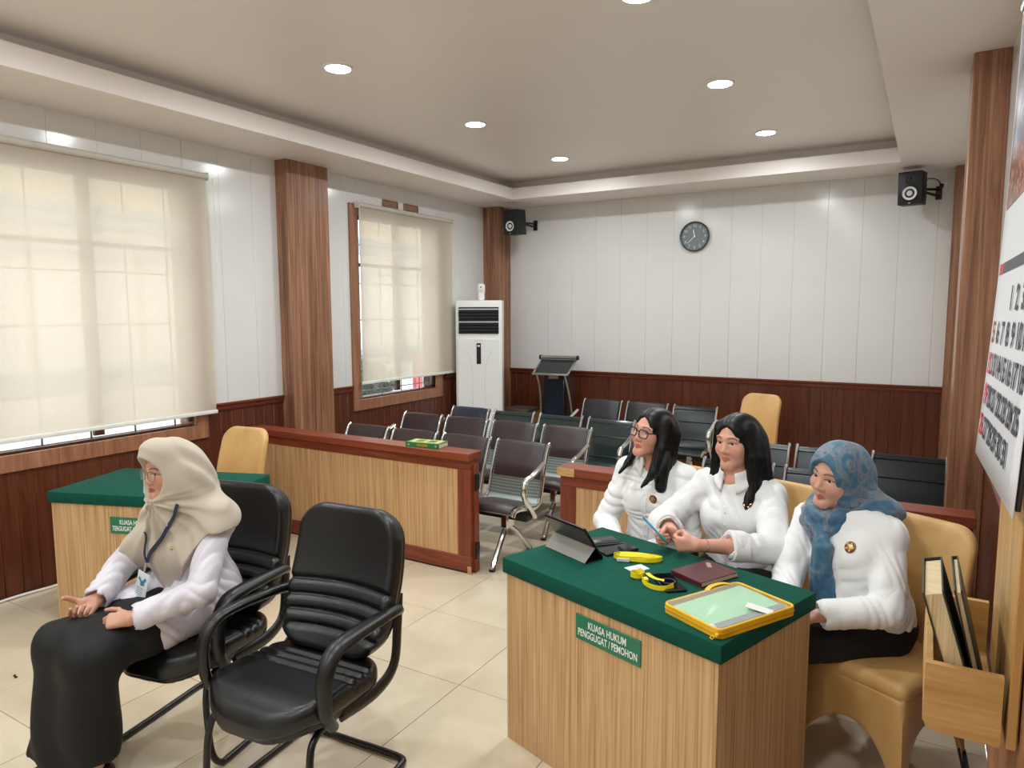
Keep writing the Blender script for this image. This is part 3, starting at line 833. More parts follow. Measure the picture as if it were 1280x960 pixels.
seat_cache = {}
def seat_unit(parent, x, kind):
    if kind in seat_cache:
        s = copy_tree(seat_cache[kind], parent); s.location = (x, 0, 0); return s
    sheet = {'brown': M_perf, 'black': M_perfb, 'navy': M_perf, 'wrapped': M_gloss, 'bare': M_perfb}[kind]
    pad = {'brown': M_brown, 'black': M_blk, 'navy': M_navy, 'wrapped': None, 'bare': None}[kind]
    b = BM(); strip(b, -.205, .205, 1, NP-2, 0, .004, 4)
    s = obj('seat', b, sheet, parent, (x, 0, 0)); add_uv(s)
    if pad is not None:
        b = BM(); strip(b, -.19, .19, 34, NP-2, .005, .022); obj('back_pad', b, pad, s)
        b = BM(); strip(b, -.19, .19, 2, 21, .005, .028); obj('seat_pad', b, pad, s)
    elif kind in ('bare', 'wrapped'):
        for i in (30, 38, 44):
            b = BM(); p = PROF[i]; tube(b, [(-.2, p.y-.006, p.z), (.2, p.y-.006, p.z)], .005, 6); obj('rib', b, sheet, s)
    for sx in (-1, 1):
        b = BM(); sweep(b, [Vector((sx*.212, q.y, q.z)) for q in PROF], [(.022*math.cos(a), .012*math.sin(a)) for a in np.linspace(0, 2*PI, 10, endpoint=False)])
        obj('side_frame', b, M_chrome, s)
    seat_cache[kind] = s
    return s
def armrest(parent, x):
    path = smooth_path([(x, .07, .34), (x, .02, .40), (x, -.05, .47), (x, -.08, .55), (x, -.05, .615), (x, .03, .635), (x, .10, .655), (x, .20, .69)], 6)
    b = BM(); sweep(b, path, lambda i: [(.017*math.cos(a), .021*math.sin(a)) for a in np.linspace(0, 2*PI, 10, endpoint=False)]); obj('armrest', b, M_chrome, parent)
def bench(label, x0, y, kinds, arms=(0, -1), pitch=PITCH):
    n = len(kinds); L = n*pitch; xc = x0+L/2
    t = thing('waiting_bench', label, 'bench', (xc, y, 0), 0, 'rows of linked waiting seats')
    obj('beam', bx(BM(), (0, .03, .345), (L-.05, .075, .05), bev=.004), M_black, t)
    for k, kd in enumerate(kinds): seat_unit(t, -L/2+pitch*(k+.5), kd)
    edges = [-L/2+pitch*k for k in range(n+1)]
    for e in arms: armrest(t, edges[e]+(.008 if e == 0 else -.008 if e in (-1, n) else 0))
    for s in (-1, 1):
        xl = s*(L/2-.20)
        b = BM(); bx(b, (xl, .03, .31), (.06, .10, .12), bev=.01)
        for yy in (-.165, .33):
            tube(b, smooth_path([(xl, .03, .27), (xl, .03+(yy-.03)*.35, .20), (xl, .03+(yy-.03)*.75, .09), (xl, yy, .018), (xl, yy+.02*(1 if yy > 0 else -1), .012)], 5), .02, 8)
        obj('leg', b, M_chrome, t)
        for yy in (-.175, .34): obj('foot_pad', tube(BM(), [(xl, yy, 0), (xl, yy, .014)], .022, 10), M_black, t)
    return t
DY = .312                                    # top of the backs lies this far behind the bench origin
bench('front left waiting bench, brown pads, right behind the left partition', -4.23, 4.34-DY, ['brown']*4)
bench('second left waiting bench with brown pads', -4.24, 5.09-DY, ['brown']*4)
bench('third left waiting bench, navy seat by the air conditioner, then bare smoky seats', -4.09, 5.66-DY, ['navy', 'wrapped', 'wrapped', 'wrapped'])
bench('black waiting bench standing along the back wall', -3.19, 6.83-DY, ['black', 'black', 'bare'])
bench('black mesh waiting bench at the right, behind the headscarves', -1.26, 5.19-DY, ['bare', 'bare', 'bare'], pitch=.477)
bench('short black waiting bench right behind the right partition', -1.24, 4.45-DY, ['bare', 'bare'])

# ------------------------------------------------------------------ air conditioner
M_acw = plain('ac_white', (236, 237, 236), .3, var=.01); M_acg = plain('ac_grey', (206, 208, 210), .4); M_dk = plain('ac_dark', (22, 23, 26), .4)
rz = math.atan2(.45, .893)
t = thing('air_conditioner', 'tall white floor-standing air conditioner in the far left corner', 'air conditioner', (-4.385+.45*-.0, 6.645, 0), rz)
W, D, H = .53, .28, 1.865
b = BM(); bx(b, (0, D/2+.005, H/2), (W, D-.01, H), bev=.012, seg=3); obj('cabinet', b, M_acw, t)
b = BM(); bx(b, (0, .002, .915), (W-.05, .012, 1.03), bev=.004); obj('front_cover', b, M_acw, t)
b = BM(); bx(b, (0, .004, 1.64), (W-.075, .012, .30), bev=.002); lo_ = obj('air_outlet', b, M_dk, t)
for k in range(8): obj('louver', bx(BM(), (0, -.006, 1.515+k*.036), (W-.08, .022, .0055), rot=(.5, 0, 0)), M_acg if k % 4 == 3 else M_black, lo_)
b = BM(); bx(b, (0, -.006, 1.265), (.05, .008, .235), bev=.003); dp = obj('control_panel', b, M_dk, t)
obj('display', bx(BM(), (0, -.0105, 1.352), (.03, .002, .018)), M_let, dp)
b = BM(); prism(b, [(-.050, -.008), (-.036, .008), (-.050, .008)], .0012, Matrix.Translation((0, -.0042, 1.415)) @ Matrix.Rotation(PI/2, 4, 'X'))
for k in range(6): bx(b, (-.026+k*.013, -.0048, 1.414), (.009, .0012, .008))
obj('maker_mark', b, M_acg, t)
b = BM(); bx(b, (0, .004, .22), (W-.07, .010, .36), bev=.002); ig = obj('air_intake', b, M_acg, t)
for k in range(13): obj('louver', bx(BM(), (0, -.004, .055+k*.0275), (W-.08, .016, .012), rot=(.4, 0, 0)), M_acw, ig)
for s in (-1, 1):
    pth = smooth_path([(s*.145, -.0045, 1.30), (s*.10, -.0045, 1.20), (s*.075, -.0045, 1.08), (s*.07, -.0045, .90), (s*.07, -.0045, .42)], 6)
    obj('crease', tube(BM(), pth, .0022, 6), M_acg, t)
# air freshener on top
F = Vector((-4.385, 6.645, 0)); Rz = Matrix.Rotation(rz, 3, 'Z')
loc = F+Rz@Vector((.02, .12, H))
t = thing('air_freshener', 'small white automatic air freshener on top of the air conditioner', 'air freshener', loc, rz)
f_ = Field().add(rbox((0, 0, .095), (.036, .03, .095), .02), .01).add(rbox((0, -.006, .135), (.038, .030, .045), .02), .02).cut(rc((-.06, -.05, .09), (.06, -.05, .09), .022, .022), .02)
field_obj('body', f_, (-.06, -.06, -.01), (.06, .06, .21), .006, M_plw, t)
obj('nozzle', lathe(BM(), [(0, 0), (.008, 0), (.008, .006), (0, .006)], 12, Matrix.Translation((0, -.036, .15)) @ Matrix.Rotation(PI/2, 4, 'X')), M_dk, t)

# ------------------------------------------------------------------ lectern and box beside it
M_navyl = plain('navy_panel', (24, 34, 48), .25); M_glassd = plain('smoked_top', (44, 46, 50), .18); M_steel = plain('brushed_steel', (176, 172, 166), .28, .9)
t = thing('lectern', 'dark lectern with a tilted smoked top and curved steel sides at the back wall', 'lectern', (-3.70, 7.22, 0), math.radians(4))
obj('column', bx(BM(), (0, 0, .52), (.26, .12, 1.02), bev=.01), M_navyl, t)
obj('base_plate', bx(BM(), (0, 0, .012), (.46, .34, .024), bev=.006), M_black, t)
R1 = Euler((.50, 0, 0)).to_matrix()
o = obj('reading_board', bx(BM(), (0, -.03, 1.10), (.42, .30, .014), rot=R1, bev=.003), M_glassd, t)
b = BM()
for (cx, cy, sx, sy) in ((0, -.155, .45, .02), (-.215, 0, .02, .30), (.215, 0, .02, .30)):
    c = R1@Vector((cx, cy, 0))+Vector((0, -.03, 1.10)); bx(b, c, (sx, sy, .02), rot=R1, bev=.003)
obj('edge_trim', b, M_steel, t)
c = R1@Vector((0, .155, .02))+Vector((0, -.03, 1.10))
obj('top_rail', tube(BM(), [(-.23, c.y, c.z+.01), (.23, c.y, c.z+.01)], .022, 12), M_steel, t)
for s in (-1, 1): obj('rail_cap', tube(BM(), [(s*.225, c.y, c.z+.01), (s*.245, c.y, c.z+.01)], .027, 12), M_black, t)
for s in (-1, 1):
    b = BM(); tube(b, smooth_path([(s*.20, -.10, 1.03), (s*.165, -.09, .88), (s*.15, -.08, .65), (s*.17, -.06, .4), (s*.22, -.02, .03)] if s < 0 else [(s*.15, -.10, 1.03), (s*.18, -.09, .9), (s*.225, -.08, .68), (s*.245, -.06, .4), (s*.24, -.02, .03)], 8), .011, 8); obj('curved_side', b, M_steel, t)
obj('name_slot', bx(BM(), (0, -.066, .985), (.12, .01, .04), bev=.002), M_steel, t)
t = thing('wooden_crate', 'low bare-wood crate with a dark lid between air conditioner and lectern', 'crate', (-4.23, 7.36, 0), 0)
obj('box', bx(BM(), (0, 0, .27), (.34, .34, .54), bev=.004), M_raw, t)
obj('lid', bx(BM(), (0, 0, .555), (.36, .36, .03), bev=.003), plain('grey_lid', (84, 74, 64), .5), t)
obj('batten', bx(BM(), (.0, -.175, .46), (.34, .012, .05)), M_vent, t)

# ------------------------------------------------------------------ loudspeakers
M_spk = plain('speaker_black', (20, 22, 27), .5, bmp=.05, bscale=500); M_cone = plain('white_cone', (226, 226, 222), .4)
def speaker(label, loc, rz, tilt, arm):
    t = thing('loudspeaker', label, 'speaker', loc, rz, 'wall speakers in the back corners'); R = Euler((tilt, 0, 0)).to_matrix(); R4 = R.to_4x4()
    w, d, h = .19, .20, .285
    cab = obj('cabinet', bx(BM(), (0, 0, 0), (w, d, h), rot=R, bev=.008, seg=2), M_spk, t)
    fm = lambda z, y=-d/2-.0005: R4 @ Matrix.Translation((0, y, z)) @ Matrix.Rotation(PI/2, 4, 'X')
    wf = obj('woofer', lathe(BM(), [(.073, 0), (.073, .004), (.064, .006), (.062, .002)], 32, fm(-.045)), M_black, t)
    obj('cone', lathe(BM(), [(.058, .004), (.05, .004), (.026, -.006), (.024, .0), (.016, .006), (0, .009)], 32, fm(-.045)), M_cone, wf)
    obj('tweeter', lathe(BM(), [(.034, 0), (.034, .003), (.02, -.003), (.012, .004), (0, .006)], 24, fm(.075)), M_bplas, t)
    obj('maker_mark', bx(BM(), R@Vector((0, -d/2-.001, -.128)), (.016, .002, .006), rot=R), M_cone, t)
    b = BM()
    for q, z in arm[1]: tube(b, [R@Vector((0, d/2-.02, 0)), Vector(q)+Vector((0, 0, z))], .012, 8)
    bx(b, arm[0], (.05, .02, .12), bev=.004); obj('bracket', b, M_bplas, t)
    return t
speaker('white-coned black speaker high on the wall in the right back corner', (-.19, 7.30, 2.815), math.radians(-10), .06, ((.16, .275, -.02), [((.16, .26, -.02), .03), ((.16, .26, -.02), -.03)]))
speaker('white-coned black speaker high in the left back corner beside the pillar', (-4.235, 7.20, 2.775), math.radians(-4), .06, ((.04, .388, 0), [((.04, .375, 0), .02), ((.04, .375, 0), -.02)]))
t = thing('wall_socket', 'small white wall socket with a black plug behind the right speaker', 'socket', (.045, YB, 2.86))
obj('plate', bx(BM(), (0, -.012, 0), (.075, .024, .075), bev=.004), M_plw, t)
obj('plug', bx(BM(), (-.012, -.04, 0), (.035, .04, .035), bev=.008), M_black, t)
obj('cord', tube(BM(), smooth_path([(-.015, -.055, 0), (-.05, -.08, .05), (-.12, -.10, .06), (-.19, -.14, 0)], 6), .005, 6), M_black, t)

# ------------------------------------------------------------------ wall clock
M_cf = plain('clock_grey', (116, 124, 128), .35); M_cr = plain('clock_rim', (74, 80, 86), .3)
t = thing('wall_clock', 'round grey wall clock with white numerals on the back wall', 'clock', (-2.215, YB, 2.535))
RX = Matrix.Rotation(PI/2, 4, 'X')
obj('rim', lathe(BM(), [(.152, 0), (.160, .010), (.160, .032), (.152, .040), (.144, .036), (.142, .022)], 48, RX), M_cr, t)
obj('dial', lathe(BM(), [(.145, .004), (.145, .020), (0, .020)], 48, RX), M_cf, t)
for h in range(1, 13):
    a = PI/2-h*PI/6; text('numeral', str(h), .036, M_let, t, Matrix.Translation((.112*math.cos(a), -.0215, .112*math.sin(a))) @ RX)
for m_ in range(60):
    if m_ % 5 == 0:
        a = m_*PI/30; obj('minute_mark', bx(BM(), (.136*math.sin(a), -.0213, .136*math.cos(a)), (.004, .001, .010), rot=(0, a, 0)), M_let, t)
def hand(nm, a, L, w): obj(nm, bx(BM(), (L/2*.8*math.sin(a), -.026, L/2*.8*math.cos(a)), (w, .002, L), rot=(0, a, 0)), M_let, t)
hand('hour_hand', math.radians(349), .080, .009); hand('minute_hand', math.radians(228), .115, .006)
obj('hub', lathe(BM(), [(.010, .02), (.010, .03), (0, .03)], 16, RX), M_let, t)
# ------------------------------------------------------------------ people
def skin_mat():
    m, nt, p = mat_new('skin'); at = N(nt, 'ShaderNodeAttribute', attribute_name='tint')
    v = coords(nt); f = noise(nt, v, 60, 3)
    mx = N(nt, 'ShaderNodeMix', data_type='RGBA', blend_type='MULTIPLY'); mx.inputs['Factor'].default_value = .25
    nt.links.new(at.outputs['Color'], mx.inputs['A']); nt.links.new(ramp(nt, f, [(.3, (.8, .76, .74)), (.7, (1, 1, 1))]), mx.inputs['B'])
    nt.links.new(mx.outputs['Result'], p.inputs['Base Color'])
    p.inputs['Roughness'].default_value = .46; p.inputs['Subsurface Weight'].default_value = .12; p.inputs['Subsurface Radius'].default_value = (.012, .005, .003); p.inputs['Subsurface Scale'].default_value = .3
    bump(nt, p, noise(nt, v, 420, 2), .05, .001); return m
M_skin = skin_mat()
def cloth(name, rgb, rough=.75, wr=.5, sc=14, dist=.006, sheen=.2, var=.02):
    m, nt, p = mat_new(name); v = coords(nt); c = lin(rgb); f = noise(nt, v, 6, 2)
    nt.links.new(ramp(nt, f, [(.3, tuple(x*(1-var) for x in c)), (.7, tuple(min(1, x*(1+var)) for x in c))]), p.inputs['Base Color'])
    p.inputs['Roughness'].default_value = rough; p.inputs['Sheen Weight'].default_value = sheen
    w0 = noise(nt, coords(nt, (1, 1, .5), 'Object', (.5, .4, .3)), sc*.5, 1.5, .4, .7); ab = N(nt, 'ShaderNodeMath', operation='SUBTRACT'); ab.inputs[1].default_value = .5; nt.links.new(w0, ab.inputs[0])
    a2 = N(nt, 'ShaderNodeMath', operation='ABSOLUTE'); nt.links.new(ab.outputs[0], a2.inputs[0]); w = a2.outputs[0]; b1 = N(nt, 'ShaderNodeBump'); b1.inputs['Strength'].default_value = wr; b1.inputs['Distance'].default_value = dist
    nt.links.new(w, b1.inputs['Height']); b2 = N(nt, 'ShaderNodeBump'); b2.inputs['Strength'].default_value = .08; b2.inputs['Distance'].default_value = .001
    nt.links.new(noise(nt, v, 700, 2), b2.inputs['Height']); nt.links.new(b1.outputs[0], b2.inputs['Normal']); nt.links.new(b2.outputs[0], p.inputs['Normal']); return m
M_shirt = cloth('white_shirt', (236, 236, 236), .75, .6, 12, .03); M_lav = cloth('pale_lilac_jacket', (214, 209, 218), .6, .6, 12, .025)
M_blackc = cloth('black_cloth', (9, 9, 11), .75, .3, 8, .008, .0); M_beige = cloth('beige_scarf', (186, 174, 156), .8, .35, 22, .004, .3)
def bluescarf():
    m, nt, p = mat_new('blue_patterned_scarf'); v = coords(nt)
    f1 = noise(nt, v, 11, 4, .6, 1.6); f2 = noise(nt, v, 34, 4, .6, 2.0)
    a = ramp(nt, f1, [(.40, lin((50, 96, 126))), (.50, lin((70, 108, 134))), (.58, lin((110, 118, 130))), (.68, lin((52, 66, 98)))])
    r = ramp(nt, f2, [(.47, (0, 0, 0)), (.52, (1, 1, 1)), (.57, (0, 0, 0))])
    k = N(nt, 'ShaderNodeMath', operation='MULTIPLY'); k.inputs[1].default_value = .45; nt.links.new(r, k.inputs[0])
    g = N(nt, 'ShaderNodeMath', operation='MULTIPLY'); nt.links.new(k.outputs[0], g.inputs[0])
    nt.links.new(ramp(nt, f1, [(.47, (0, 0, 0)), (.56, (1, 1, 1))]), g.inputs[1])
    mx = N(nt, 'ShaderNodeMix', data_type='RGBA'); nt.links.new(g.outputs[0], mx.inputs['Factor']); nt.links.new(a, mx.inputs['A']); mx.inputs['B'].default_value = (*lin((150, 158, 168)), 1)
    nt.links.new(mx.outputs['Result'], p.inputs['Base Color']); p.inputs['Roughness'].default_value = .62; p.inputs['Sheen Weight'].default_value = .2
    bump(nt, p, noise(nt, v, 26, 3, .5, 1.2), .35, .004); return m
M_blue = bluescarf()
def hairm():
    m, nt, p = mat_new('black_hair'); v = coords(nt, (1, 1, .06)); f = noise(nt, v, 210, 3)
    nt.links.new(ramp(nt, f, [(.3, lin((3, 3, 4))), (.7, lin((11, 10, 11)))]), p.inputs['Base Color'])
    p.inputs['Roughness'].default_value = .38; p.inputs['Specular IOR Level'].default_value = .28; bump(nt, p, f, .3, .0015); return m
M_hair = hairm()
def eyem():
    m, nt, p = mat_new('eye'); t = N(nt, 'ShaderNodeTexCoord'); s = N(nt, 'ShaderNodeSeparateXYZ'); nt.links.new(t.outputs['Object'], s.inputs[0])
    k = N(nt, 'ShaderNodeMath', operation='DIVIDE'); k.inputs[1].default_value = .0125; nt.links.new(s.outputs[1], k.inputs[0])
    nt.links.new(ramp(nt, k.outputs[0], [(.0, lin((214, 200, 192))), (.84, lin((214, 200, 192))), (.87, lin((40, 24, 18))), (.95, lin((30, 18, 14))), (.97, lin((6, 5, 5)))]), p.inputs['Base Color'])
    p.inputs['Roughness'].default_value = .12; return m
M_eye = eyem()
M_pinr = plain('pin_enamel', (110, 60, 40), .3, .2); M_ping = plain('pin_gold', (196, 164, 104), .3, .8)
M_gframe = plain('thin_metal_frame', (150, 130, 110), .25, .8)
M_lens, nt_, p_ = mat_new('spectacle_lens'); p_.inputs['Base Color'].default_value = (.9, .9, .95, 1); p_.inputs['Roughness'].default_value = .03; p_.inputs['Alpha'].default_value = .10

def nrm(v): v = np.array(v, float); return v/np.linalg.norm(v)
class Fr:
    """local frame: x = the person's right, y = forward, z = up"""
    def __init__(s, c, f, u, k=1.0):
        s.k = k; s.c = np.array(c, float); f = nrm(f); u = np.array(u, float); u = nrm(u-f*(u@f)); s.R = np.stack([np.cross(f, u), f, u], 1)
    def w(s, p): return s.c+s.R@(np.array(p, float)*s.k)
    def loc(s, V): return (np.asarray(V)-s.c)@s.R/s.k
    def el(s, p, r): return el(s.w(p), np.array(r)*s.k, s.R)
    def rc(s, a, b, r1, r2): return rc(s.w(a), s.w(b), r1*s.k, r2*s.k)
    def mat(s, p=(0, 0, 0)):
        m = Matrix(s.R.tolist()).to_4x4(); m.translation = Vector(s.w(p)); return m
def head_frame(c, az, pitch, roll, k=1.0):
    a = math.radians(az); pt = math.radians(pitch); f = np.array([math.cos(a)*math.cos(pt), math.sin(a)*math.cos(pt), math.sin(pt)])
    r = nrm(np.cross(f, (0, 0, 1))); u = np.cross(r, f); ro = math.radians(roll)
    return Fr(c, f, u*math.cos(ro)+r*math.sin(ro), k)
def add_head(F, H, neck, wide=1.0):
    w = H.w
    def E_(c, r, k, cut=False): (F.cut if cut else F.add)(H.el(c, r), k)
    def C_(a, b, r1, r2, k, cut=False): (F.cut if cut else F.add)(H.rc(a, b, r1, r2), k)
    E_((0, -.014, .030), (.073, .090, .082), .02)
    E_((0, .020, -.035), (.060*wide, .060, .070), .035)
    for s in (-1, 1):
        C_((s*.048*wide, .0, -.058), (s*.012, .058, -.098), .018, .015, .03)
        E_((s*.037*wide, .050, -.032), (.024, .022, .024), .025)
        C_((s*.010, .072, .024), (s*.046, .058, .022), .009, .009, .014)
        E_((s*.077, -.008, -.008), (.008, .018, .030), .008)
    C_((0, .072, .012), (0, .089, -.030), .0085, .0115, .012)
    for s in (-1, 1): E_((s*.0125, .080, -.035), (.0085, .012, .008), .008)
    C_((-.010, .066, -.098), (.010, .066, -.098), .016, .016, .025)
    for s in (-1, 1):
        C_((s*.021, .071, -.0635), (0, .0815, -.0605), .004, .0062, .006)
        C_((s*.019, .071, -.0690), (0, .0795, -.0715), .004, .0072, .006)
        C_((s*.022, .083, -.0655), (0, .0905, -.0655), .0018, .0018, .003, True)
        E_((s*.031, .0835, .001), (.0165, .0155, .0068), .006, True)
        C_((s*.017, .071, .0085), (s*.046, .0635, .0080), .0035, .003, .006)
    C_((0, -.025, -.07), H.loc(neck), .050, .058, .03)
def head_color(H, V, base, lip, brow=(.02, .015, .012)):
    q = H.loc(V); x = np.abs(q[:, 0]); y = q[:, 1]; z = q[:, 2]
    C = np.tile(np.array(lin(base)), (len(V), 1))
    def mix(mask, c): 
        nonlocal C
        m = np.clip(mask, 0, 1)[:, None]; C = C*(1-m)+np.array(c)*m
    front = (y > .03)
    ch = np.exp(-(((x-.042)/.022)**2+((z+.03)/.022)**2))*front; mix(ch*.35, lin((min(255, base[0]+8), base[1]-26, base[2]-26)))
    mix(np.exp(-(((x)/.012)**2+((z+.034)/.012)**2))*front*.25, lin((base[0], base[1]-24, base[2]-22)))
    lm = (1-np.clip((np.sqrt((x/.0235)**2+((z+.0665)/.0105)**2)-.85)/.3, 0, 1))*(y > .06); mix(lm*.9, lin(lip))
    bz = .0225+.005*np.sin(np.clip((x-.012)/.038, 0, 1)*PI)-.002*(x > .045); bm = (1-np.clip((np.abs(z-bz)-.002)/.0025, 0, 1))*(x > .013)*(x < .052)*front; mix(bm*.8, brow)
    ez = .0065-((x-.031)/.016)**2*.0035; lm = (1-np.clip((np.abs(z-ez)-.0012)/.0018, 0, 1))*(np.abs(x-.031) < .0175)*front; mix(lm*.75, (.02, .014, .012))
    return C
def hand(F, wrist, d, n, left, curls, thumb, s=1.0, spread=.0):
    """palm, four fingers and a thumb; d to the fingertips, n out of the palm; returns the thumb side"""
    d = nrm(d); n = np.array(n, float); n = nrm(n-d*(n@d)); t = np.cross(n, d) if left else np.cross(d, n)
    W = np.array(wrist, float); P = lambda a, b, c=0: W+d*a*s+t*b*s+n*c*s
    for b, r in ((.024, .0125), (.008, .0125), (-.008, .012), (-.022, .011)):
        F.add(rc(P(.0, b*.55), P(.080-.004*abs(b-.008)/.02, b), .0135*s, r*s), .012)
    F.add(rc(P(.012, .022, .006), P(.045, .034, .010), .014*s, .013*s), .012)
    fl = ((.040, .024, .020), (.044, .028, .021), (.041, .026, .020), (.032, .020, .018))
    for i, (L, b) in enumerate(zip(fl, (.0245, .0085, -.0080, -.0230))):
        p = P(.080-.003*abs(b-.008)/.015, b); a = 0; sp = (b-.002)*spread*12
        dd = nrm(d+t*sp)
        rr = (.0092, .0084, .0076) if i < 3 else (.0080, .0074, .0067)
        for j, l in enumerate(L):
            a += math.radians(curls[i]*(1, 1.15, .75)[j]); q = p+(dd*math.cos(a)+n*math.sin(a))*l*s
            F.add(rc(p, q, rr[j]*s, (rr[j]-.0007)*s), .0035); p = q
    p = P(.038, .034, .010); 
    for j, (al, am, an, l, r) in enumerate(thumb):
        q = p+nrm(d*al+t*am+n*an)*l*s; F.add(rc(p, q, r*s, (r-.0012)*s), .004 if j else .010); p = q
    return t
def lerp(a, b, t): return np.array(a, float)*(1-t)+np.array(b, float)*t
def folds(seed, amp, freq):
    """ridged cloth folds: round crests with narrow valleys"""
    rg = np.random.RandomState(seed); W_ = rg.randn(6, 3); W_ /= np.linalg.norm(W_, axis=1)[:, None]; W_ = W_.astype(F4)
    def f(p):
        a = freq*.5*(p@W_[0])+1.6*np.sin(freq*.4*(p@W_[1])); b = freq*.8*(p@W_[2])+1.9*np.sin(freq*.5*(p@W_[3]))
        m = .5+.5*np.sin(freq*.22*(p@W_[4])+seed)
        return amp*((.6-np.abs(np.sin(a)))*m+(.6-np.abs(np.sin(b)))*(1-m)*.8)
    return f
def torso_prims(F, J, T, grow=0, bust=.055, k=.04):
    F.add(el(lerp(J['pelvis'], J['chest'], .35), (.146+grow, .116+grow, .155+grow), T.R), k)
    F.add(el(J['chest'], (.150+grow, .108+grow, .160+grow), T.R), .05)
    for s in (-1, 1): F.add(el(T.w(T.loc(J['chest'])+np.array([s*.066, .060, .010])), (.062+grow, bust+grow, .066+grow), T.R), .05)
    F.add(rc(J['shL'], J['shR'], .046+grow, .046+grow), .05)
    for a in ('shL', 'shR'): F.add(rc(T.w((0, -.012, -.01)), J[a], .050+grow, .044+grow), .05)
def person(key, label, J, Hd, skin, lip, hands, org, wide=1.0):
    """J joints (world); returns the thing, frames and the body field"""
    t = thing('person', label, 'person', org)
    up = nrm(np.array(J['neck'])-np.array(J['pelvis'])); lat = nrm(np.array(J['shR'])-np.array(J['shL'])); fw = np.cross(up, lat)
    T = Fr(J['neck'], fw, up); H = head_frame(*Hd)
    B = Field(); add_head(B, H, J['neck'], wide)
    B.add(rc(J['neck'], J['chest'], .058, .10), .04); B.add(rc(J['chest'], J['pelvis'], .10, .11), .05); B.add(rc(J['shL'], J['shR'], .045, .045), .05)
    for s in 'LR':
        B.add(rc(J['sh'+s], J['el'+s], .043, .036), .03); B.add(rc(J['el'+s], lerp(J['el'+s], J['wr'+s], .45), .037, .035), .01); B.add(rc(lerp(J['el'+s], J['wr'+s], .45), J['wr'+s], .035, .024), .01)
        B.add(rc(J['hip'+s], J['kn'+s], .075, .05), .03); B.add(rc(J['kn'+s], J['an'+s], .05, .035), .01)
        hand(B, J['wr'+s], *hands[s])
    P = np.array([J[k] for k in J]); lo = np.minimum(P.min(0), H.c)-.17; hi = np.maximum(P.max(0), H.c)+.17
    V, Q = mesh_field(B, lo, hi, .0032)
    C = head_color(H, V, skin, lip)
    for s in 'LR':
        hc = hands[s][4] if False else J.get('tone'+s)
    np_mesh('body', V-np.array(org), Q, M_skin, t, C)
    for s in (-1, 1):
        e = BM(); bmesh.ops.create_uvsphere(e, u_segments=20, v_segments=14, radius=.0125)
        eo = obj('eye', e, M_eye, t); eo.matrix_local = Matrix.Translation(-Vector(org)) @ H.mat((s*.031, .0600, .0008)) @ Matrix.Scale(H.k, 4)
    return t, T, H
def shirt(t, J, T, m, org, seed, hem, cuffs, grow=.014, vneck=.10, amp=.0042, sleeve=(.062, .052, .045), hemtilt=None, extra=None):
    S = Field(); torso_prims(S, J, T, grow)
    S.add(el(lerp(J['pelvis'], J['chest'], .02), (.170, .145, .12), T.R), .06)
    if extra: extra(S)
    for s in 'LR':
        S.add(rc(J['sh'+s], J['el'+s], sleeve[0], sleeve[1]), .014)
        e = lerp(J['el'+s], J['wr'+s], cuffs[s]); S.add(rc(J['el'+s], e, sleeve[1], sleeve[2]), .01)
        dr = nrm(np.array(J['wr'+s])-np.array(J['el'+s]))
        S.add(rc(e-dr*.045, e-dr*.004, sleeve[2]+.003, sleeve[2]+.004), .003)
        S.cut(rc(e+dr*.030, e+dr*.12, sleeve[2]-.004, .05), .003); 
    S.cut(rc(T.w((0, .0, -.02)), T.w((0, .035, .10)), .060, .066), .006); S.cut(half(T.w((0, 0, .030)), -(T.R[:, 2]+.30*T.R[:, 1])), .012)
    S.cut(rc(T.w((0, .085, .05)), T.w((0, .135, -vneck)), .044, .004), .006)
    hc, hn = hem; S.keep(lambda p: (p-A(hc))@A(nrm(hn)), .004)
    # placket
    S.disp = folds(seed, amp, 88.); S.dmax = amp*1.3
    P = np.array([J[k] for k in ('pelvis', 'chest', 'neck', 'shL', 'shR', 'elL', 'elR', 'wrL', 'wrR')])
    field_obj('shirt', S, P.min(0)-.20, P.max(0)+.17, .0048, m, t, org=org)
    return S
def collar(t, T, m, org, S=None, open_=.014, drop=.052, r0=.060, tilt=.30, stand=.050, c=(0, .004, .026)):
    b = BM()
    ca, sa = math.cos(tilt), math.sin(tilt)
    def f(u, v):
        a = (u-.5)*2*math.radians(158); fr = (1-math.cos(a))/2          # 0 back, 1 front
        back = abs(a)/math.radians(158)
        if v < .4: k = v/.4; r = r0+.002; z = stand*k*(1-.25*fr)
        else:
            k = (v-.4)/.6; d = drop*(.85+.75*fr**3); r = r0+.004+.020*k+.014*k*fr; z = stand*(1-.25*fr)+.004*math.sin(k*PI)-d*k
        r += open_*fr*fr*.35
        x, y = r*math.sin(a)*1.0, -r*math.cos(a)
        y, z = y*ca+z*sa*.2, z-max(0, y)*sa*.75
        p = T.w((x+c[0], y+c[1], z+c[2]))
        if S is not None and v > .55:
            wt = min(1, (v-.55)/.3)
            for _ in range(3):
                d = float(S(p[None].astype(F4))[0])-.006
                g = np.array([float((S((p+e)[None].astype(F4))-S((p-e)[None].astype(F4)))[0]) for e in np.eye(3)*.004])
                if np.linalg.norm(g) > 1e-6: p = p-nrm(g)*d*wt*.7
        return Vector(p-np.array(org))
    grid(b, f, 40, 10); o = obj('collar', b, m, t, angle=50); md = o.modifiers.new('thick', 'SOLIDIFY'); md.thickness = .0035
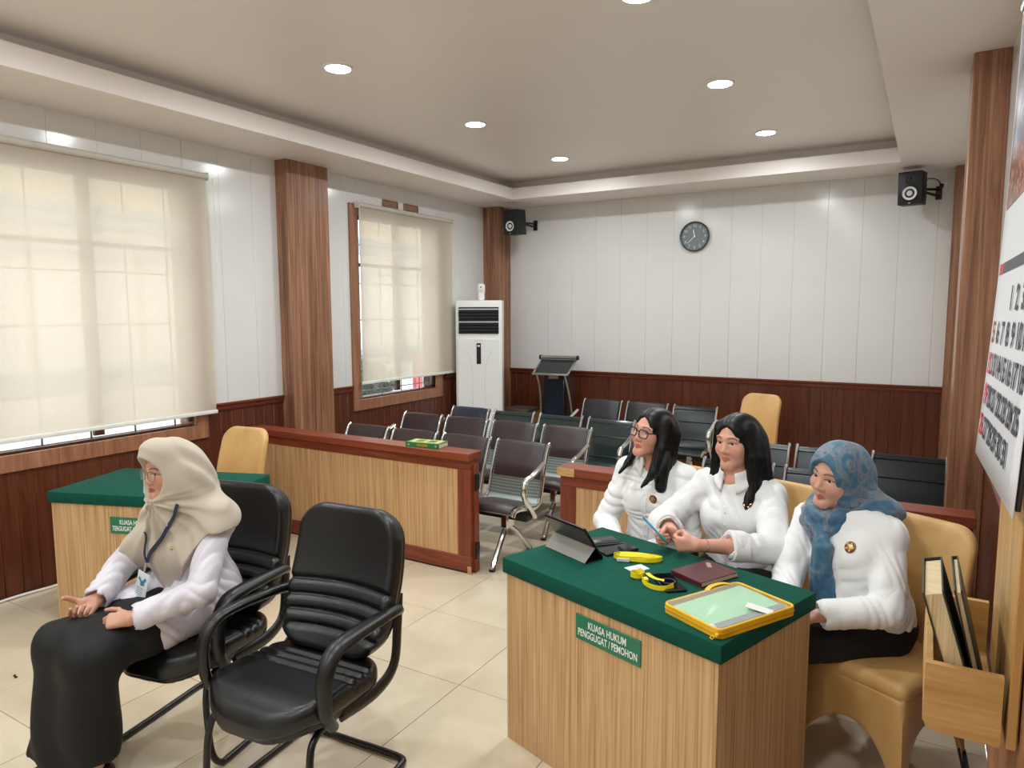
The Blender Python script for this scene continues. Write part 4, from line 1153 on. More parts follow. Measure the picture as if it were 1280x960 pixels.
def placket(t, T, S, m, org, z0=-.09, z1=-.34, n=5):
    b = BM(); pts = []
    for k in range(14):
        z = z0+(z1-z0)*k/13; pts.append(surf(S, T.w((0, 0, z)), T.R[:, 1])-np.array(org))
    fr = [(Vector(p), Vector(-T.R[:, 2]), Vector(T.R[:, 1]), Vector(T.R[:, 0])) for p in pts]
    sweep(b, pts, [(.0022, -.014), (.0022, .014), (-.004, .016), (-.004, -.016)], fr=fr); obj('placket', b, m, t)
    for k in range(n):
        p = surf(S, T.w((0, 0, z0+(z1-z0)*(k+.5)/n)), T.R[:, 1])-np.array(org)
        M = Matrix(T.R.tolist()).to_4x4(); M.translation = Vector(p)+Vector(T.R[:, 1])*.003
        obj('button', lathe(BM(), [(0, .0015), (.005, .0015), (.005, -.002)], 10, M @ Matrix.Rotation(-PI/2, 4, 'X')), M_plw, t)
def pin(t, T, S, org, x, z, r=.014):
    p = surf(S, T.w((x, 0, z)), T.R[:, 1]); e = .004; 
    g = np.array([(S((p+a)[None].astype(F4))-S((p-a)[None].astype(F4)))[0] for a in np.eye(3)*e]); n = Vector(nrm(g))
    M = n.to_track_quat('Z', 'Y').to_matrix().to_4x4(); M.translation = Vector(p-np.array(org))
    b = BM(); lathe(b, [(r, -.002), (r, .002), (r*.86, .0035), (0, .0035)], 20, M); o = obj('lapel_pin', b, M_pinr, t)
    b = BM()
    lathe(b, [(r*.62, .003), (r*.5, .005), (0, .0055)], 12, M)
    for a in range(5):
        q = Matrix.Rotation(a*PI*2/5, 4, 'Z'); bx(b, M @ q @ Vector((r*.62, 0, .0042)), (r*.4, r*.3, .002), rot=(M @ q).to_3x3())
    obj('pin_emblem', b, M_ping, o)
def eyeglasses(t, H, org, m, r, w=.047, h=.036, y=.094, z=-.004):
    b = BM(); L = BM(); O = np.array(org)
    for s in (-1, 1):
        ring = []
        for x_, z_ in rrect(w, h, .015, 5):
            ring.append(Vector(H.w((s*.034+x_, y-.10*abs(s*.034+x_)*(abs(s*.034+x_) > .0)*.9-.0*z_, z+z_))-O))
        tube(b, ring, r, 6, closed=True)
        vs = [L.verts.new(p) for p in ring]; L.faces.new(vs)
        e = .034+w/2; tube(b, [Vector(H.w(q)-O) for q in ((s*e, y-.10*e*.9, z+.008), (s*(.074), .055, z+.010), (s*.079, .0, z+.008), (s*.078, -.03, z-.006))], r*.9, 6)
    tube(b, [Vector(H.w(q)-O) for q in ((-.011, y-.002, z+.006), (0, y+.003, z+.009), (.011, y-.002, z+.006))], r*.9, 6)
    o = obj('spectacles', b, m, t); obj('lens', L, M_lens, o, flip=False)
def legs(t, J, org, m, res=.008, skirt=False):
    S = Field()
    for s in 'LR':
        S.add(rc(J['hip'+s], J['kn'+s], .098, .074), .05); S.add(rc(J['kn'+s], J['an'+s], .072, .058), .03)
        a = np.array(J['an'+s], float); S.cut(rc(a+A((0, 0, -.09)), a+A((0, 0, -.2)), .075, .075), .004)
    S.add(el(J['pelvis'], (.17, .15, .12)), .06); S.disp = folds(5, .004, 45.); S.dmax = .006
    P = np.array([J[k] for k in ('pelvis', 'hipL', 'hipR', 'knL', 'knR', 'anL', 'anR')])
    field_obj('trousers', S, P.min(0)-.20, P.max(0)+.18, res, m, t, org=org)
def shoes(t, J, org, az):
    f = np.array([math.cos(math.radians(az)), math.sin(math.radians(az)), 0])
    for s in 'LR':
        a = np.array(J['an'+s], float); a[2] = 0; Fs = Fr(a, f, (0, 0, 1))
        S = Field().add(rc(Fs.w((0, -.03, .045)), Fs.w((0, .10, .032)), .040, .034), .02).add(rc(Fs.w((0, .10, .03)), Fs.w((0, .16, .022)), .034, .022), .02).cut(half((0, 0, .002), (0, 0, 1)), .002)
        field_obj('shoe', S, a-.22, a+np.array([.22, .22, .12]), .006, M_btube, t, org=org)

# ---- hair and scarves
def hair(t, H, T, org, spec, fx=0.):
    S = Field(); w = H.w
    S.add(H.el((0, -.018, .034), (.084, .102, .088)), .02)
    for a, b_, r1, r2, k in spec: S.add(H.rc(a, b_, r1, r2), k)
    S.cut(H.el((fx, .122, -.022), (.063, .094, .112)), .010); S.cut(H.rc((fx, .10, .06), (fx*1.5, .085, .088), .022, .006), .02)
    def disp(p):
        q = (p-A(H.c))@A(H.R); th = np.arctan2(q[:, 0], q[:, 1]+.03); part = np.exp(-((q[:, 0]-fx*1.5)/.004)**2)*(q[:, 2] > .05)
        low = np.clip((.06-q[:, 2])/.12, 0, 1); return low*(.0014*np.sin(th*27+6*q[:, 2]+2*np.sin(th*7))+.0007*np.sin(th*71+9*q[:, 2]))+.004*part
    S.disp = disp; S.dmax = .008
    pts = [w(a) for a, *_ in spec]+[w(s[1]) for s in spec]+[H.c]; P = np.array(pts)
    field_obj('hair', S, P.min(0)-.13, P.max(0)+.14, .0042, M_hair, t, org=org)
FIST_T = ((.6, .45, .65, .034, .0105), (.75, -.35, .55, .030, .0095), (.7, -.6, .2, .024, .0085))
REST_T = ((.75, .65, .25, .036, .0105), (.95, .25, .15, .030, .0095), (1, .05, .1, .024, .0085))
OPEN_T = ((.45, .80, .40, .034, .0120), (.60, .62, .62, .026, .0108), (.8, .35, .60, .020, .0095))

# ================= woman in the beige headscarf, sitting in the left armchair
ORG = (-2.62, 1.45, 0)
J = dict(pelvis=(-2.585, 1.785, .575), chest=(-2.575, 1.715, .80), neck=(-2.550, 1.705, .985), shL=(-2.415, 1.745, .908), shR=(-2.705, 1.735, .912),
         elL=(-2.305, 1.585, .695), wrL=(-2.435, 1.385, .640), elR=(-2.775, 1.55, .715), wrR=(-2.685, 1.40, .650),
         hipL=(-2.485, 1.74, .545), hipR=(-2.69, 1.74, .545), knL=(-2.50, 1.265, .525), knR=(-2.70, 1.275, .525), anL=(-2.56, 1.29, .09), anR=(-2.74, 1.25, .09))
hd0 = ((-2.545, 1.632, 1.130), -93, -4, 0, .93)
hands0 = dict(R=((.34, -.80, -.30), (.48, .0, .85), False, (30, 38, 44, 48), OPEN_T, .95, .15), L=((-.80, -.58, -.10), (-.45, .50, -.75), True, (34, 44, 50, 54), REST_T, .92, .0))
t0, T0, H0 = person('w0', 'seated woman in a beige headscarf and pale lilac jacket wearing an ID card', J, hd0, (204, 152, 128), (150, 80, 76), hands0, ORG)
def ex0(S):
    S.add(rc(lerp(J['hipL'], J['knL'], .0)+A((0, 0, .035)), lerp(J['hipL'], J['knL'], .42)+A((0, 0, .012)), .112, .104), .05)
    S.add(rc(lerp(J['hipR'], J['knR'], .0)+A((0, 0, .035)), lerp(J['hipR'], J['knR'], .42)+A((0, 0, .012)), .112, .104), .05)
S0 = shirt(t0, J, T0, M_lav, ORG, 11, ((-2.6, 1.6, .47), (0, .25, -1)), dict(L=.86, R=.88), extra=ex0, sleeve=(.060, .054, .047), amp=.008)
# long black skirt
K = Field()
for s in 'LR':
    K.add(rc(J['hip'+s], J['kn'+s], .098, .078), .12); K.add(rc(J['kn'+s], lerp(J['kn'+s], J['an'+s], .93), .078, .088), .06)
K.add(rc(lerp(J['knL'], J['knR'], .5)+A((0, .03, -.01)), lerp(J['anL'], J['anR'], .5)+A((0, .0, .02)), .070, .105), .10)
K.add(rc(lerp(J['hipL'], J['hipR'], .5)+A((0, 0, .01)), lerp(J['knL'], J['knR'], .5)+A((0, .03, 0)), .085, .070), .08)
K.add(el(J['pelvis'], (.18, .15, .115)), .06)
K.cut(half((0, 0, .125), (.0, .0, 1)), .004)
K.disp = lambda p: .005*np.sin(34*p[:, 0]+9*np.sin(5*p[:, 2]))*np.clip((.5-p[:, 2])*4, 0, 1)+.003*np.sin(40*p[:, 1]+30*p[:, 0])
K.dmax = .008
field_obj('skirt', K, (-2.98, 1.02, .05), (-2.28, 1.99, .72), .007, M_blackc, t0, org=ORG)
shoes(t0, J, ORG, -100)
# headscarf: shell over the head, wrap under the chin, cape over chest and shoulders
cape = Field(); torso_prims(cape, J, T0, .027)
for s in 'LR': cape.add(rc(J['sh'+s], lerp(J['sh'+s], J['el'+s], .62), .068, .072), .06)
cape.add(el(lerp(J['pelvis'], J['chest'], .02), (.192, .166, .13), T0.R), .06)
def cape_d(p):
    d = cape(p); q = (p-A(T0.c))@A(T0.R); x, y, z = -q[:, 0], q[:, 1], q[:, 2]          # x now to her left
    lim_f = .405-.345*np.clip((x-.0)/.21, 0, 1)-.10*np.clip((-x-.08)/.12, 0, 1); lim_b = .20-.13*np.clip((np.abs(x)-.08)/.12, 0, 1)
    lim = np.where(y > -.02, lim_f, lim_b)
    cutz = (-z-lim)*.75
    return np.maximum(np.maximum(d, cutz), -(d+.05))
Sc = Field()
w = H0.w
Sc.add(H0.el((0, -.010, .028), (.090, .116, .103)), .02)
Sc.add(H0.el((0, -.085, .0), (.072, .085, .085)), .05)
Sc.add(rc(w((0, .068, .060)), w((0, .050, .085)), .035, .05), .05)
Sc.add(rc(w((0, -.02, -.06)), T0.w((0, .0, -.02)), .086, .085), .05)
Sc.add(rc(w((0, .03, -.115)), T0.w((0, .06, -.06)), .060, .075), .04)
Sc.add(rc(T0.w((0, -.03, .03)), T0.w((0, .02, -.06)), .10, .12), .06)
Sc.add(cape_d, .022)
for s in 'LR': Sc.add(rc(w((.03*(1 if s == 'R' else -1), -.05, -.07)), lerp(T0.c, J['sh'+s], .75)+A((0, .0, -.015)), .078, .056), .09)
Sc.cut(H0.el((0, .140, -.018), (.088, .118, .098)), .006)
def disp0(p):
    q = (p-A(H0.c))@A(H0.R); t = (p-A(T0.c))@A(T0.R)
    up = np.clip((q[:, 2]+.14)/.08, 0, 1)
    a = .0045*np.sin(70*(q[:, 1]*.75-q[:, 2]*.65)+1.5*np.sin(30*q[:, 0]))*np.clip((.02-q[:, 1])/.05, 0, 1)
    th = np.arctan2(t[:, 0], t[:, 1]+.0); r = np.sqrt(t[:, 0]**2+t[:, 2]**2)
    b = .0065*np.sin(11*np.arctan2(t[:, 0], .06-t[:, 2])+2.0*np.sin(9*t[:, 2]))+.003*np.sin(26*np.arctan2(t[:, 0], .08-t[:, 2]))
    return a*up+b*(1-up)
Sc.disp = disp0; Sc.dmax = .011
field_obj('headscarf', Sc, (-2.83, 1.36, .52), (-2.20, 1.98, 1.30), .0044, M_beige, t0, org=ORG)
eyeglasses(t0, H0, ORG, M_gframe, .0013, .046, .040)
# lanyard and card
M_lany = plain('navy_ribbon', (26, 36, 62), .5); M_card = plain('card_white', (228, 232, 234), .25, var=.01); M_cyan = plain('card_blue', (60, 140, 176), .3); M_tx = plain('card_print', (150, 168, 178), .4)
def ribbon(pts, wd=.016, th=.0016, off=.003):
    P = []
    for v in smooth_path([Vector((a, b, 0)) for a, b in pts], 6):
        p = surf(Sc, T0.w((-v.x, 0, v.y)), T0.R[:, 1]); P.append(p+T0.R[:, 1]*off)
    P = np.array(P)
    for _ in range(6): P[1:-1] = (P[:-2]+2*P[1:-1]+P[2:])/4
    P = list(P+T0.R[:, 1]*.010); Pv = [Vector(p-np.array(ORG)) for p in P]; fr = []
    for i, p in enumerate(Pv):
        tg = (Pv[min(i+1, len(Pv)-1)]-Pv[max(0, i-1)]).normalized(); n = Vector(T0.R[:, 1]); n = (n-tg*n.dot(tg)).normalized(); fr.append((p, tg, n, tg.cross(n)))
    b = BM(); sweep(b, Pv, [(th/2, -wd/2), (th/2, wd/2), (-th/2, wd/2), (-th/2, -wd/2)], fr=fr); return b, P
b1, P1 = ribbon([(.098, .055), (.085, .0), (.045, -.075), (-.005, -.140), (-.03, -.185)])
o1 = obj('lanyard', b1, M_lany, t0)
b2, P2 = ribbon([(-.060, -.075), (-.055, -.11), (-.042, -.155), (-.03, -.185)], .014); obj('lanyard_strand', b2, M_lany, o1)
pe = np.array(P1[-1])+T0.R[:, 1]*.004
fc = Fr(pe-T0.R[:, 2]*.088+T0.R[:, 1]*.030+T0.R[:, 0]*.012, T0.R[:, 1]+.30*T0.R[:, 2], T0.R[:, 2]-T0.R[:, 1]*.30-T0.R[:, 0]*.16)
M = Matrix.Translation(-Vector(ORG)) @ fc.mat()
R3 = M.to_3x3()
obj('lanyard_clip', tube(BM(), [Vector(pe-np.array(ORG)), M @ Vector((0, 0, .058))], .004, 8), M_chrome, o1)
cd = obj('id_card', bx(BM(), M.translation, (.066, .003, .108), rot=R3, bev=.001), M_card, t0)
b = BM()
for x_, z_, sx, sz, an in ((-.012, .022, .026, .012, .9), (.010, .018, .030, .010, -.7), (-.004, .006, .022, .012, .3)): bx(b, M @ Vector((x_, .0022, z_)), (sx, .0008, sz), rot=R3 @ Euler((0, an, 0)).to_matrix())
obj('card_motif', b, M_cyan, cd)
b = BM()
for k in range(4): bx(b, M @ Vector((.006, .0022, -.012-k*.009)), (.036-.006*(k % 2), .0008, .0035), rot=R3)
obj('card_lines', b, M_tx, cd)
p = surf(Sc, T0.w((-.085, 0, -.115)), T0.R[:, 1]); b = BM(); bmesh.ops.create_uvsphere(b, u_segments=10, v_segments=8, radius=.007, matrix=Matrix.Translation(Vector(p-np.array(ORG)))); obj('scarf_pin', b, M_ping, t0)

# ================= woman with black-framed glasses (far left of the three)
ORG = (-1.12, 3.20, 0)
J = dict(pelvis=(-1.09, 3.27, .575), chest=(-1.10, 3.245, .82), neck=(-1.10, 3.225, 1.00), shL=(-.955, 3.205, .945), shR=(-1.255, 3.27, .95),
         elL=(-.90, 3.10, .70), wrL=(-1.03, 2.93, .665), elR=(-1.345, 3.175, .70), wrR=(-1.22, 2.99, .665),
         hipL=(-1.0, 3.24, .54), hipR=(-1.19, 3.29, .54), knL=(-1.10, 2.82, .53), knR=(-1.30, 2.88, .53), anL=(-1.10, 2.80, .08), anR=(-1.30, 2.86, .08))
hd1 = ((-1.115, 3.185, 1.165), -115, 8, -5)
lap = lambda l: ((-.45, -.88, -.12) if l else (.15, -.95, -.12), (0, -.1, -1), l, (18, 20, 22, 24), REST_T, .92, .0)
t1, T1, H1 = person('w1', 'seated woman in a white shirt with black-framed glasses and long black hair', J, hd1, (218, 160, 138), (188, 94, 90), dict(L=lap(True), R=lap(False)), ORG, 1.06)
S1 = shirt(t1, J, T1, M_shirt, ORG, 21, ((-1.1, 3.2, .50), (0, 0, -1)), dict(L=.9, R=.9), vneck=.105, sleeve=(.062, .058, .048), amp=.008)
collar(t1, T1, M_shirt, ORG, S1, .020); placket(t1, T1, S1, M_shirt, ORG)
legs(t1, J, ORG, M_blackc); shoes(t1, J, ORG, -110)
pin(t1, T1, S1, ORG, -.050, -.125, .020)
hair(t1, H1, T1, ORG, [
    ((-.070, -.01, .055), (-.086, .004, -.06), .034, .034, .02), ((-.086, .004, -.06), (-.092, .035, -.17), .034, .026, .01), ((-.092, .035, -.17), (-.080, .085, -.245), .024, .007, .01),
    ((.070, -.015, .05), (.080, -.02, -.06), .028, .026, .02), ((.080, -.02, -.06), (.088, .03, -.17), .024, .018, .01), ((.088, .03, -.17), (.090, .075, -.225), .016, .006, .01),
    ((0, -.06, .02), (0, -.085, -.13), .078, .072, .04), ((-.045, -.065, 0), (-.06, -.06, -.18), .06, .05, .03), ((.04, -.065, 0), (.05, -.07, -.18), .06, .045, .03), ((0, -.085, -.13), (0, -.10, -.30), .07, .045, .03), ((-.07, -.04, -.10), (-.10, -.02, -.24), .045, .03, .03)])
eyeglasses(t1, H1, ORG, M_black, .0028, .052, .038)

# ================= woman in the middle, holding the pen
ORG = (-.74, 3.10, 0)
J = dict(pelvis=(-.67, 3.18, .575), chest=(-.69, 3.155, .815), neck=(-.70, 3.14, .995), shL=(-.553, 3.13, .940), shR=(-.848, 3.21, .945),
         elL=(-.50, 2.93, .775), wrL=(-.750, 2.700, .815), elR=(-1.00, 3.02, .785), wrR=(-.868, 2.770, .822),
         hipL=(-.58, 3.14, .54), hipR=(-.77, 3.20, .54), knL=(-.70, 2.72, .53), knR=(-.88, 2.80, .53), anL=(-.72, 2.70, .08), anR=(-.9, 2.78, .08))
hd2 = ((-.712, 3.135, 1.170), -110, -3, 1)
fist = (62, 64, 66, 68)
hands2 = dict(L=((-.97, -.22, -.05), (-.2, 1, .0), True, fist, FIST_T, .92, .0), R=((-.62, -.70, -.05), (.75, -.65, .0), False, (58, 66, 68, 70), FIST_T, .92, .0))
t2, T2, H2 = person('w2', 'seated woman in a white shirt with loose shoulder-length black hair, holding a pen', J, hd2, (220, 164, 142), (186, 108, 102), hands2, ORG, 1.05)
S2 = shirt(t2, J, T2, M_shirt, ORG, 31, ((-.7, 3.1, .50), (0, 0, -1)), dict(L=.56, R=.55), vneck=.095, sleeve=(.064, .062, .055), amp=.008)
collar(t2, T2, M_shirt, ORG, S2, .012); placket(t2, T2, S2, M_shirt, ORG)
for s in 'LR':
    e = lerp(J['el'+s], J['wr'+s], .55); dr = nrm(np.array(J['wr'+s])-np.array(J['el'+s])); fr_ = Fr(e, dr, (0, 0, 1))
    C_ = Field().add(lambda p, f=fr_: (lambda q: np.maximum(np.abs(np.sqrt(q[:, 0]**2+q[:, 2]**2)-.053-.004*np.sin(3*np.arctan2(q[:, 0], q[:, 2])+1))-.007, np.abs(q[:, 1]+.016)-.030)-.003)((p-A(f.c))@A(f.R)))
    C_.disp = folds(41, .002, 90); C_.dmax = .003
    field_obj('rolled_cuff', C_, e-.11, e+.11, .004, M_shirt, t2, org=ORG)
pb = lerp(J['wrL'], J['elL'], .10); dr = nrm(np.array(J['elL'])-np.array(J['wrL'])); fb = Fr(pb, dr, (0, 0, 1))
obj('bracelet', tube(BM(), [Vector(fb.w((.0285*math.cos(a), 0, .0285*math.sin(a)))-np.array(ORG)) for a in np.linspace(0, 2*PI, 20, endpoint=False)], .0016, 6, closed=True), M_chrome, t2)
legs(t2, J, ORG, M_blackc); shoes(t2, J, ORG, -110)
pin(t2, T2, S2, ORG, -.085, -.075, .020)
hair(t2, H2, T2, ORG, [
    ((-.068, .0, .055), (-.088, .0, -.06), .036, .038, .02), ((-.088, .0, -.06), (-.098, .012, -.19), .038, .034, .01), ((-.098, .012, -.19), (-.092, .075, -.285), .036, .018, .01),
    ((-.085, -.04, -.02), (-.125, -.045, -.20), .045, .030, .02), ((-.125, -.045, -.20), (-.150, -.05, -.275), .032, .012, .01),
    ((.068, .0, .055), (.084, .0, -.06), .034, .034, .02), ((.084, .0, -.06), (.094, .010, -.17), .034, .030, .01), ((.094, .010, -.17), (.088, .035, -.245), .028, .012, .01),
    ((0, -.06, .02), (0, -.075, -.15), .080, .075, .04), ((-.05, -.06, 0), (-.07, -.06, -.19), .06, .05, .03), ((.05, -.06, 0), (.06, -.06, -.19), .06, .045, .03), ((0, -.075, -.15), (0, -.085, -.24), .072, .05, .03)])

# pen held between both hands
pa, pb_ = Vector((-.955, 2.655, .905)), Vector((-.868, 2.668, .822))
ax = (pb_-pa).normalized(); L_ = (pb_-pa).length; Mp = ax.to_track_quat('Z', 'Y').to_matrix().to_4x4(); 
M_pblue = plain('pen_blue', (70, 160, 214), .25); M_pteal = plain('pen_teal', (30, 140, 150), .4)
t = thing('pen', 'light blue ballpoint pen with teal grip held in the middle woman\'s hands', 'pen', pa)
obj('barrel', lathe(BM(), [(0, 0), (.0036, .0), (.0044, .004), (.0044, L_*.72), (0, L_*.72)], 14, Mp), M_pblue, t)
obj('grip', lathe(BM(), [(.0050, L_*.70), (.0056, L_*.76), (.0056, L_*.98), (.003, L_*1.05), (0, L_*1.12)], 14, Mp), M_pteal, t)
obj('clip', bx(BM(), Mp @ Vector((.0075, 0, .022)), (.002, .004, .036), rot=Mp.to_3x3()), M_card, t)
obj('push_button', lathe(BM(), [(0, -.008), (.003, -.008), (.003, 0), (0, 0)], 10, Mp), M_pteal, t)

# ================= woman in the blue headscarf
ORG = (-.22, 2.80, 0)
J = dict(pelvis=(-.150, 2.905, .575), chest=(-.185, 2.91, .80), neck=(-.235, 2.94, .965), shL=(-.095, 2.872, .915), shR=(-.370, 3.018, .920),
         elL=(-.075, 2.71, .690), wrL=(-.290, 2.632, .655), elR=(-.43, 2.87, .70), wrR=(-.42, 2.70, .66),
         hipL=(-.10, 2.86, .54), hipR=(-.24, 2.96, .54), knL=(-.465, 2.565, .535), knR=(-.585, 2.64, .53), anL=(-.46, 2.58, .08), anR=(-.58, 2.65, .08))
hd3 = ((-.278, 2.915, 1.113), -125, -6, -9, 1.04)
t3, T3, H3 = person('w3', 'seated woman in a white shirt and blue patterned headscarf at the desk corner', J, hd3, (216, 164, 144), (180, 104, 104), dict(L=((-.75, -.62, -.2), (-.1, -.2, -1), True, (25, 28, 30, 32), REST_T, .92, .0), R=((.3, -.9, -.2), (0, -.2, -1), False, (20, 22, 24, 26), REST_T, .92, .0)), ORG, 1.05)
S3 = shirt(t3, J, T3, M_shirt, ORG, 60, ((-.2, 2.85, .50), (0, 0, -1)), dict(L=.88, R=.88), vneck=.06, sleeve=(.063, .060, .050), amp=.0055)
placket(t3, T3, S3, M_shirt, ORG, -.10, -.32, 4)
legs(t3, J, ORG, M_blackc, .007); shoes(t3, J, ORG, -125)
pin(t3, T3, S3, ORG, -.075, -.105, .022)
Sc3 = Field(); w = H3.w
Sc3.add(H3.el((0, -.014, .028), (.092, .112, .101)), .02)
Sc3.add(H3.el((0, -.085, -.02), (.075, .075, .088)), .06)
Sc3.add(rc(w((0, -.03, -.06)), T3.w((0, -.02, .0)), .086, .090), .05)
Sc3.add(rc(w((0, -.07, -.06)), T3.w((-.02, -.10, -.02)), .080, .075), .05)
Sc3.add(rc(T3.w((-.10, -.09, -.02)), T3.w((.10, -.09, -.02)), .055, .055), .05)
Sc3.add(rc(w((-.05, -.06, -.08)), T3.w((-.115, -.055, -.005)), .06, .055), .04)
n = 12
for k in range(n):
    a0, a1 = 2*PI*k/n, 2*PI*(k+1)/n
    for zz, r_, rr in ((-.125, .070, .030), (-.165, .082, .030)):
        q = lambda a: w((r_*math.sin(a), -.015+(r_+.022)*math.cos(a), zz-.025*math.cos(a)))
        Sc3.add(rc(q(a0), q(a1), rr, rr), .012)
tp = [w((.02, .085, -.175))]+[surf(S3, T3.w((x, 0, z)), T3.R[:, 1])+T3.R[:, 1]*.012 for x, z in ((.030, -.11), (.055, -.20), (.075, -.29), (.085, -.345))]
for i, (a, b_) in enumerate(zip(tp, tp[1:])):
    for off in (-.036, -.012, .012, .036):
        o_ = T3.R[:, 0]*off; g0, g1 = .45+.21*i, .45+.21*(i+1)
        Sc3.add(rc(a+o_*g0+T3.R[:, 1]*(.006 if abs(off) < .02 else 0), b_+o_*g1+T3.R[:, 1]*(.006 if off in (.012, -.036) else 0), .019, .018), .006)
Sc3.cut(H3.el((0, .130, -.018), (.074, .100, .098)), .006)
def disp3(p):
    q = (p-A(H3.c))@A(H3.R)
    k = np.clip((-.0-q[:, 2])/.06, 0, 1)*np.clip((.08-q[:, 1])/.06, 0, 1)
    return .0055*np.sin(95*(q[:, 2]*.8-q[:, 1]*.45)+1.2*np.sin(22*q[:, 0]))*k+.002*np.sin(60*q[:, 1]+40*q[:, 2])
Sc3.disp = disp3; Sc3.dmax = .008
field_obj('headscarf', Sc3, (-.55, 2.62, .52), (.08, 3.16, 1.28), .0044, M_blue, t3, org=ORG)
# ------------------------------------------------------------------ things on the right desk
DU, DV, DP = Vector((.953, -.3145, 0)), Vector((.3145, .953, 0)), Vector((-1.43, 2.32, .7632))
def on(s, t, z=0): return DP+DU*s+DV*t+Vector((0, 0, z))
RA = math.radians
M_tabd = plain('tablet_black', (18, 19, 22), .3); M_tabg = plain('cover_grey', (140, 136, 128), .6, bmp=.1, bscale=500); M_scr = plain('dark_screen', (12, 13, 16), .08)
t = thing('tablet', 'black tablet propped on its folded grey cover at the left end of the desk', 'tablet', on(.16, .24), rzd+RA(-6))
def slab_yz(bm, y0, z0, y1, z1, th, w, x=0, bev=.0015):
    a = math.atan2(z1-z0, y1-y0); L = math.hypot(y1-y0, z1-z0)
    bx(bm, (x, (y0+y1)/2, (z0+z1)/2), (w, L, th), rot=(a, 0, 0), bev=bev)
b = BM(); slab_yz(b, .055, .005, -.042, .143, .009, .250, bev=.003); tb = obj('tablet_body', b, M_tabd, t)
b = BM(); slab_yz(b, .056, .0125, -.033, .139, .002, .228, 0, 0); obj('screen', b, M_scr, tb)
b = BM(); slab_yz(b, -.042, .003, .012, .056, .004, .252); obj('cover_flap', b, M_tabg, t)
b = BM(); slab_yz(b, -.040, .002, .055, .002, .004, .250); slab_yz(b, .010, .056, -.0445, .135, .003, .252); obj('cover_back', b, M_tabd, t)
t = thing('organizer', 'slim black pocket organizer lying behind the tablet', 'organizer', on(.150, .435), rzd+RA(-28))
obj('cover', bx(BM(), (0, 0, .006), (.082, .125, .012), bev=.003, seg=2), M_tabd, t); obj('page_edge', bx(BM(), (.0405, 0, .006), (.0022, .118, .007)), M_scr, t)
obj('pen_loop_stylus', tube(BM(), [(.048, -.05, .006), (.048, .085, .006)], .0035, 8), M_bplas, t)
def phone(label, loc, rz, ring=False):
    t = thing('phone', label, 'phone', loc, rz)
    obj('case', bx(BM(), (0, 0, .0055), (.079, .160, .011), bev=.005, seg=3), M_tabd, t); obj('screen' if not ring else 'back_plate', bx(BM(), (0, 0, .0112), (.071, .150, .001), bev=.0003), M_scr, t)
    if ring: obj('magnet_ring', lathe(BM(), [(.026, .0118), (.026, .0126), (.022, .0126), (.022, .0118)], 28), M_acg if False else plain('dull_ring', (60, 60, 64), .4), t)
    return t
phone('black phone lying face up in front of the organizer', on(.262, .400), rzd+RA(-14))
phone('black phone lying on its face next to the maroon notebook, under the yellow lanyard', on(.612, .268), rzd+RA(58), True)
M_yel2 = plain('yellow_ribbon', (244, 224, 24), .55, bmp=.1, bscale=900); M_plc = plain('clear_tab', (220, 222, 216), .3)
def ribbon_path(bm, pts, wd, up=Vector((0, 0, 1)), th=.0012, closed=False):
    P = [Vector(p) for p in pts]; fr = []; n = len(P)
    for i, p in enumerate(P):
        a, b_ = (P[(i-1) % n], P[(i+1) % n]) if closed else (P[max(0, i-1)], P[min(n-1, i+1)])
        tg = (b_-a).normalized(); u_ = (up-tg*up.dot(tg)).normalized(); fr.append((p, tg, u_, tg.cross(u_)))
    sweep(bm, P, [(wd/2, -th/2), (wd/2, th/2), (-wd/2, th/2), (-wd/2, -th/2)], closed=closed, fr=fr)
t = thing('lanyard', 'yellow lanyard folded into a flat bundle near the middle woman\'s hands', 'lanyard', on(.385, .378), rzd+RA(36), 'yellow lanyards on the desk')
b = BM()
for k, (w_, l_, o_) in enumerate(((.020, .080, 0), (.026, .088, .004), (.014, .072, -.006), (.030, .094, .0))):
    ring = [(l_*math.cos(a)+o_, w_*math.sin(a)+.004*math.sin(2*a+k), .010+.001*k) for a in np.linspace(0, 2*PI, 40, endpoint=False)]
    ribbon_path(b, ring, .017, closed=True)
obj('ribbon', b, M_yel2, t)
b = BM()
for k in range(3): ribbon_path(b, smooth_path([(-.07, -.012+.011*k, .019+.0015*k), (-.02, -.016+.013*k, .021+.0015*k), (.03, -.010+.010*k, .020+.0015*k), (.085, .0+.005*k, .012)], 5), .0012, th=.015)
obj('ribbon_fold', b, M_yel2, t); obj('buckle', bx(BM(), (-.055, -.034, .008), (.05, .006, .014), bev=.002), M_plc, t)
t = thing('lanyard', 'yellow lanyard rolled in a coil with its strap lying across a phone', 'lanyard', on(.545, .222), rzd, 'yellow lanyards on the desk')
b = BM(); sp = [((.012+.0011*a)*math.cos(a)-.048, (.012+.0011*a)*math.sin(a)+.012, .0095+.0004*a) for a in np.arange(0, 15, .35)]; ribbon_path(b, sp, .018); obj('coil', b, M_yel2, t)
b = BM(); ribbon_path(b, smooth_path([(-.02, .010, .012), (0, -.018, .014), (.03, -.034, .011), (.07, -.036, .010), (.105, -.022, .0145), (.118, .008, .021)], 6), .017); obj('strap', b, M_yel2, t)
b = BM(); ribbon_path(b, smooth_path([(-.015, .03, .022), (.015, .012, .024), (.045, .004, .025), (.07, .018, .022)], 6), .0012, th=.016); obj('strap_fold', b, M_yel2, t)
obj('buckle', bx(BM(), (.005, -.004, .013), (.026, .016, .010), rot=(0, 0, -.6), bev=.002), M_yel2, t)
t = obj('paper_card', bx(BM(), (0, 0, .0008), (.056, .080, .0012)), M_card, None, on(.440, .305), (0, 0, rzd+RA(-13))); tag(t, 'small white paper card between the two yellow lanyards', 'card')
b = BM(); 
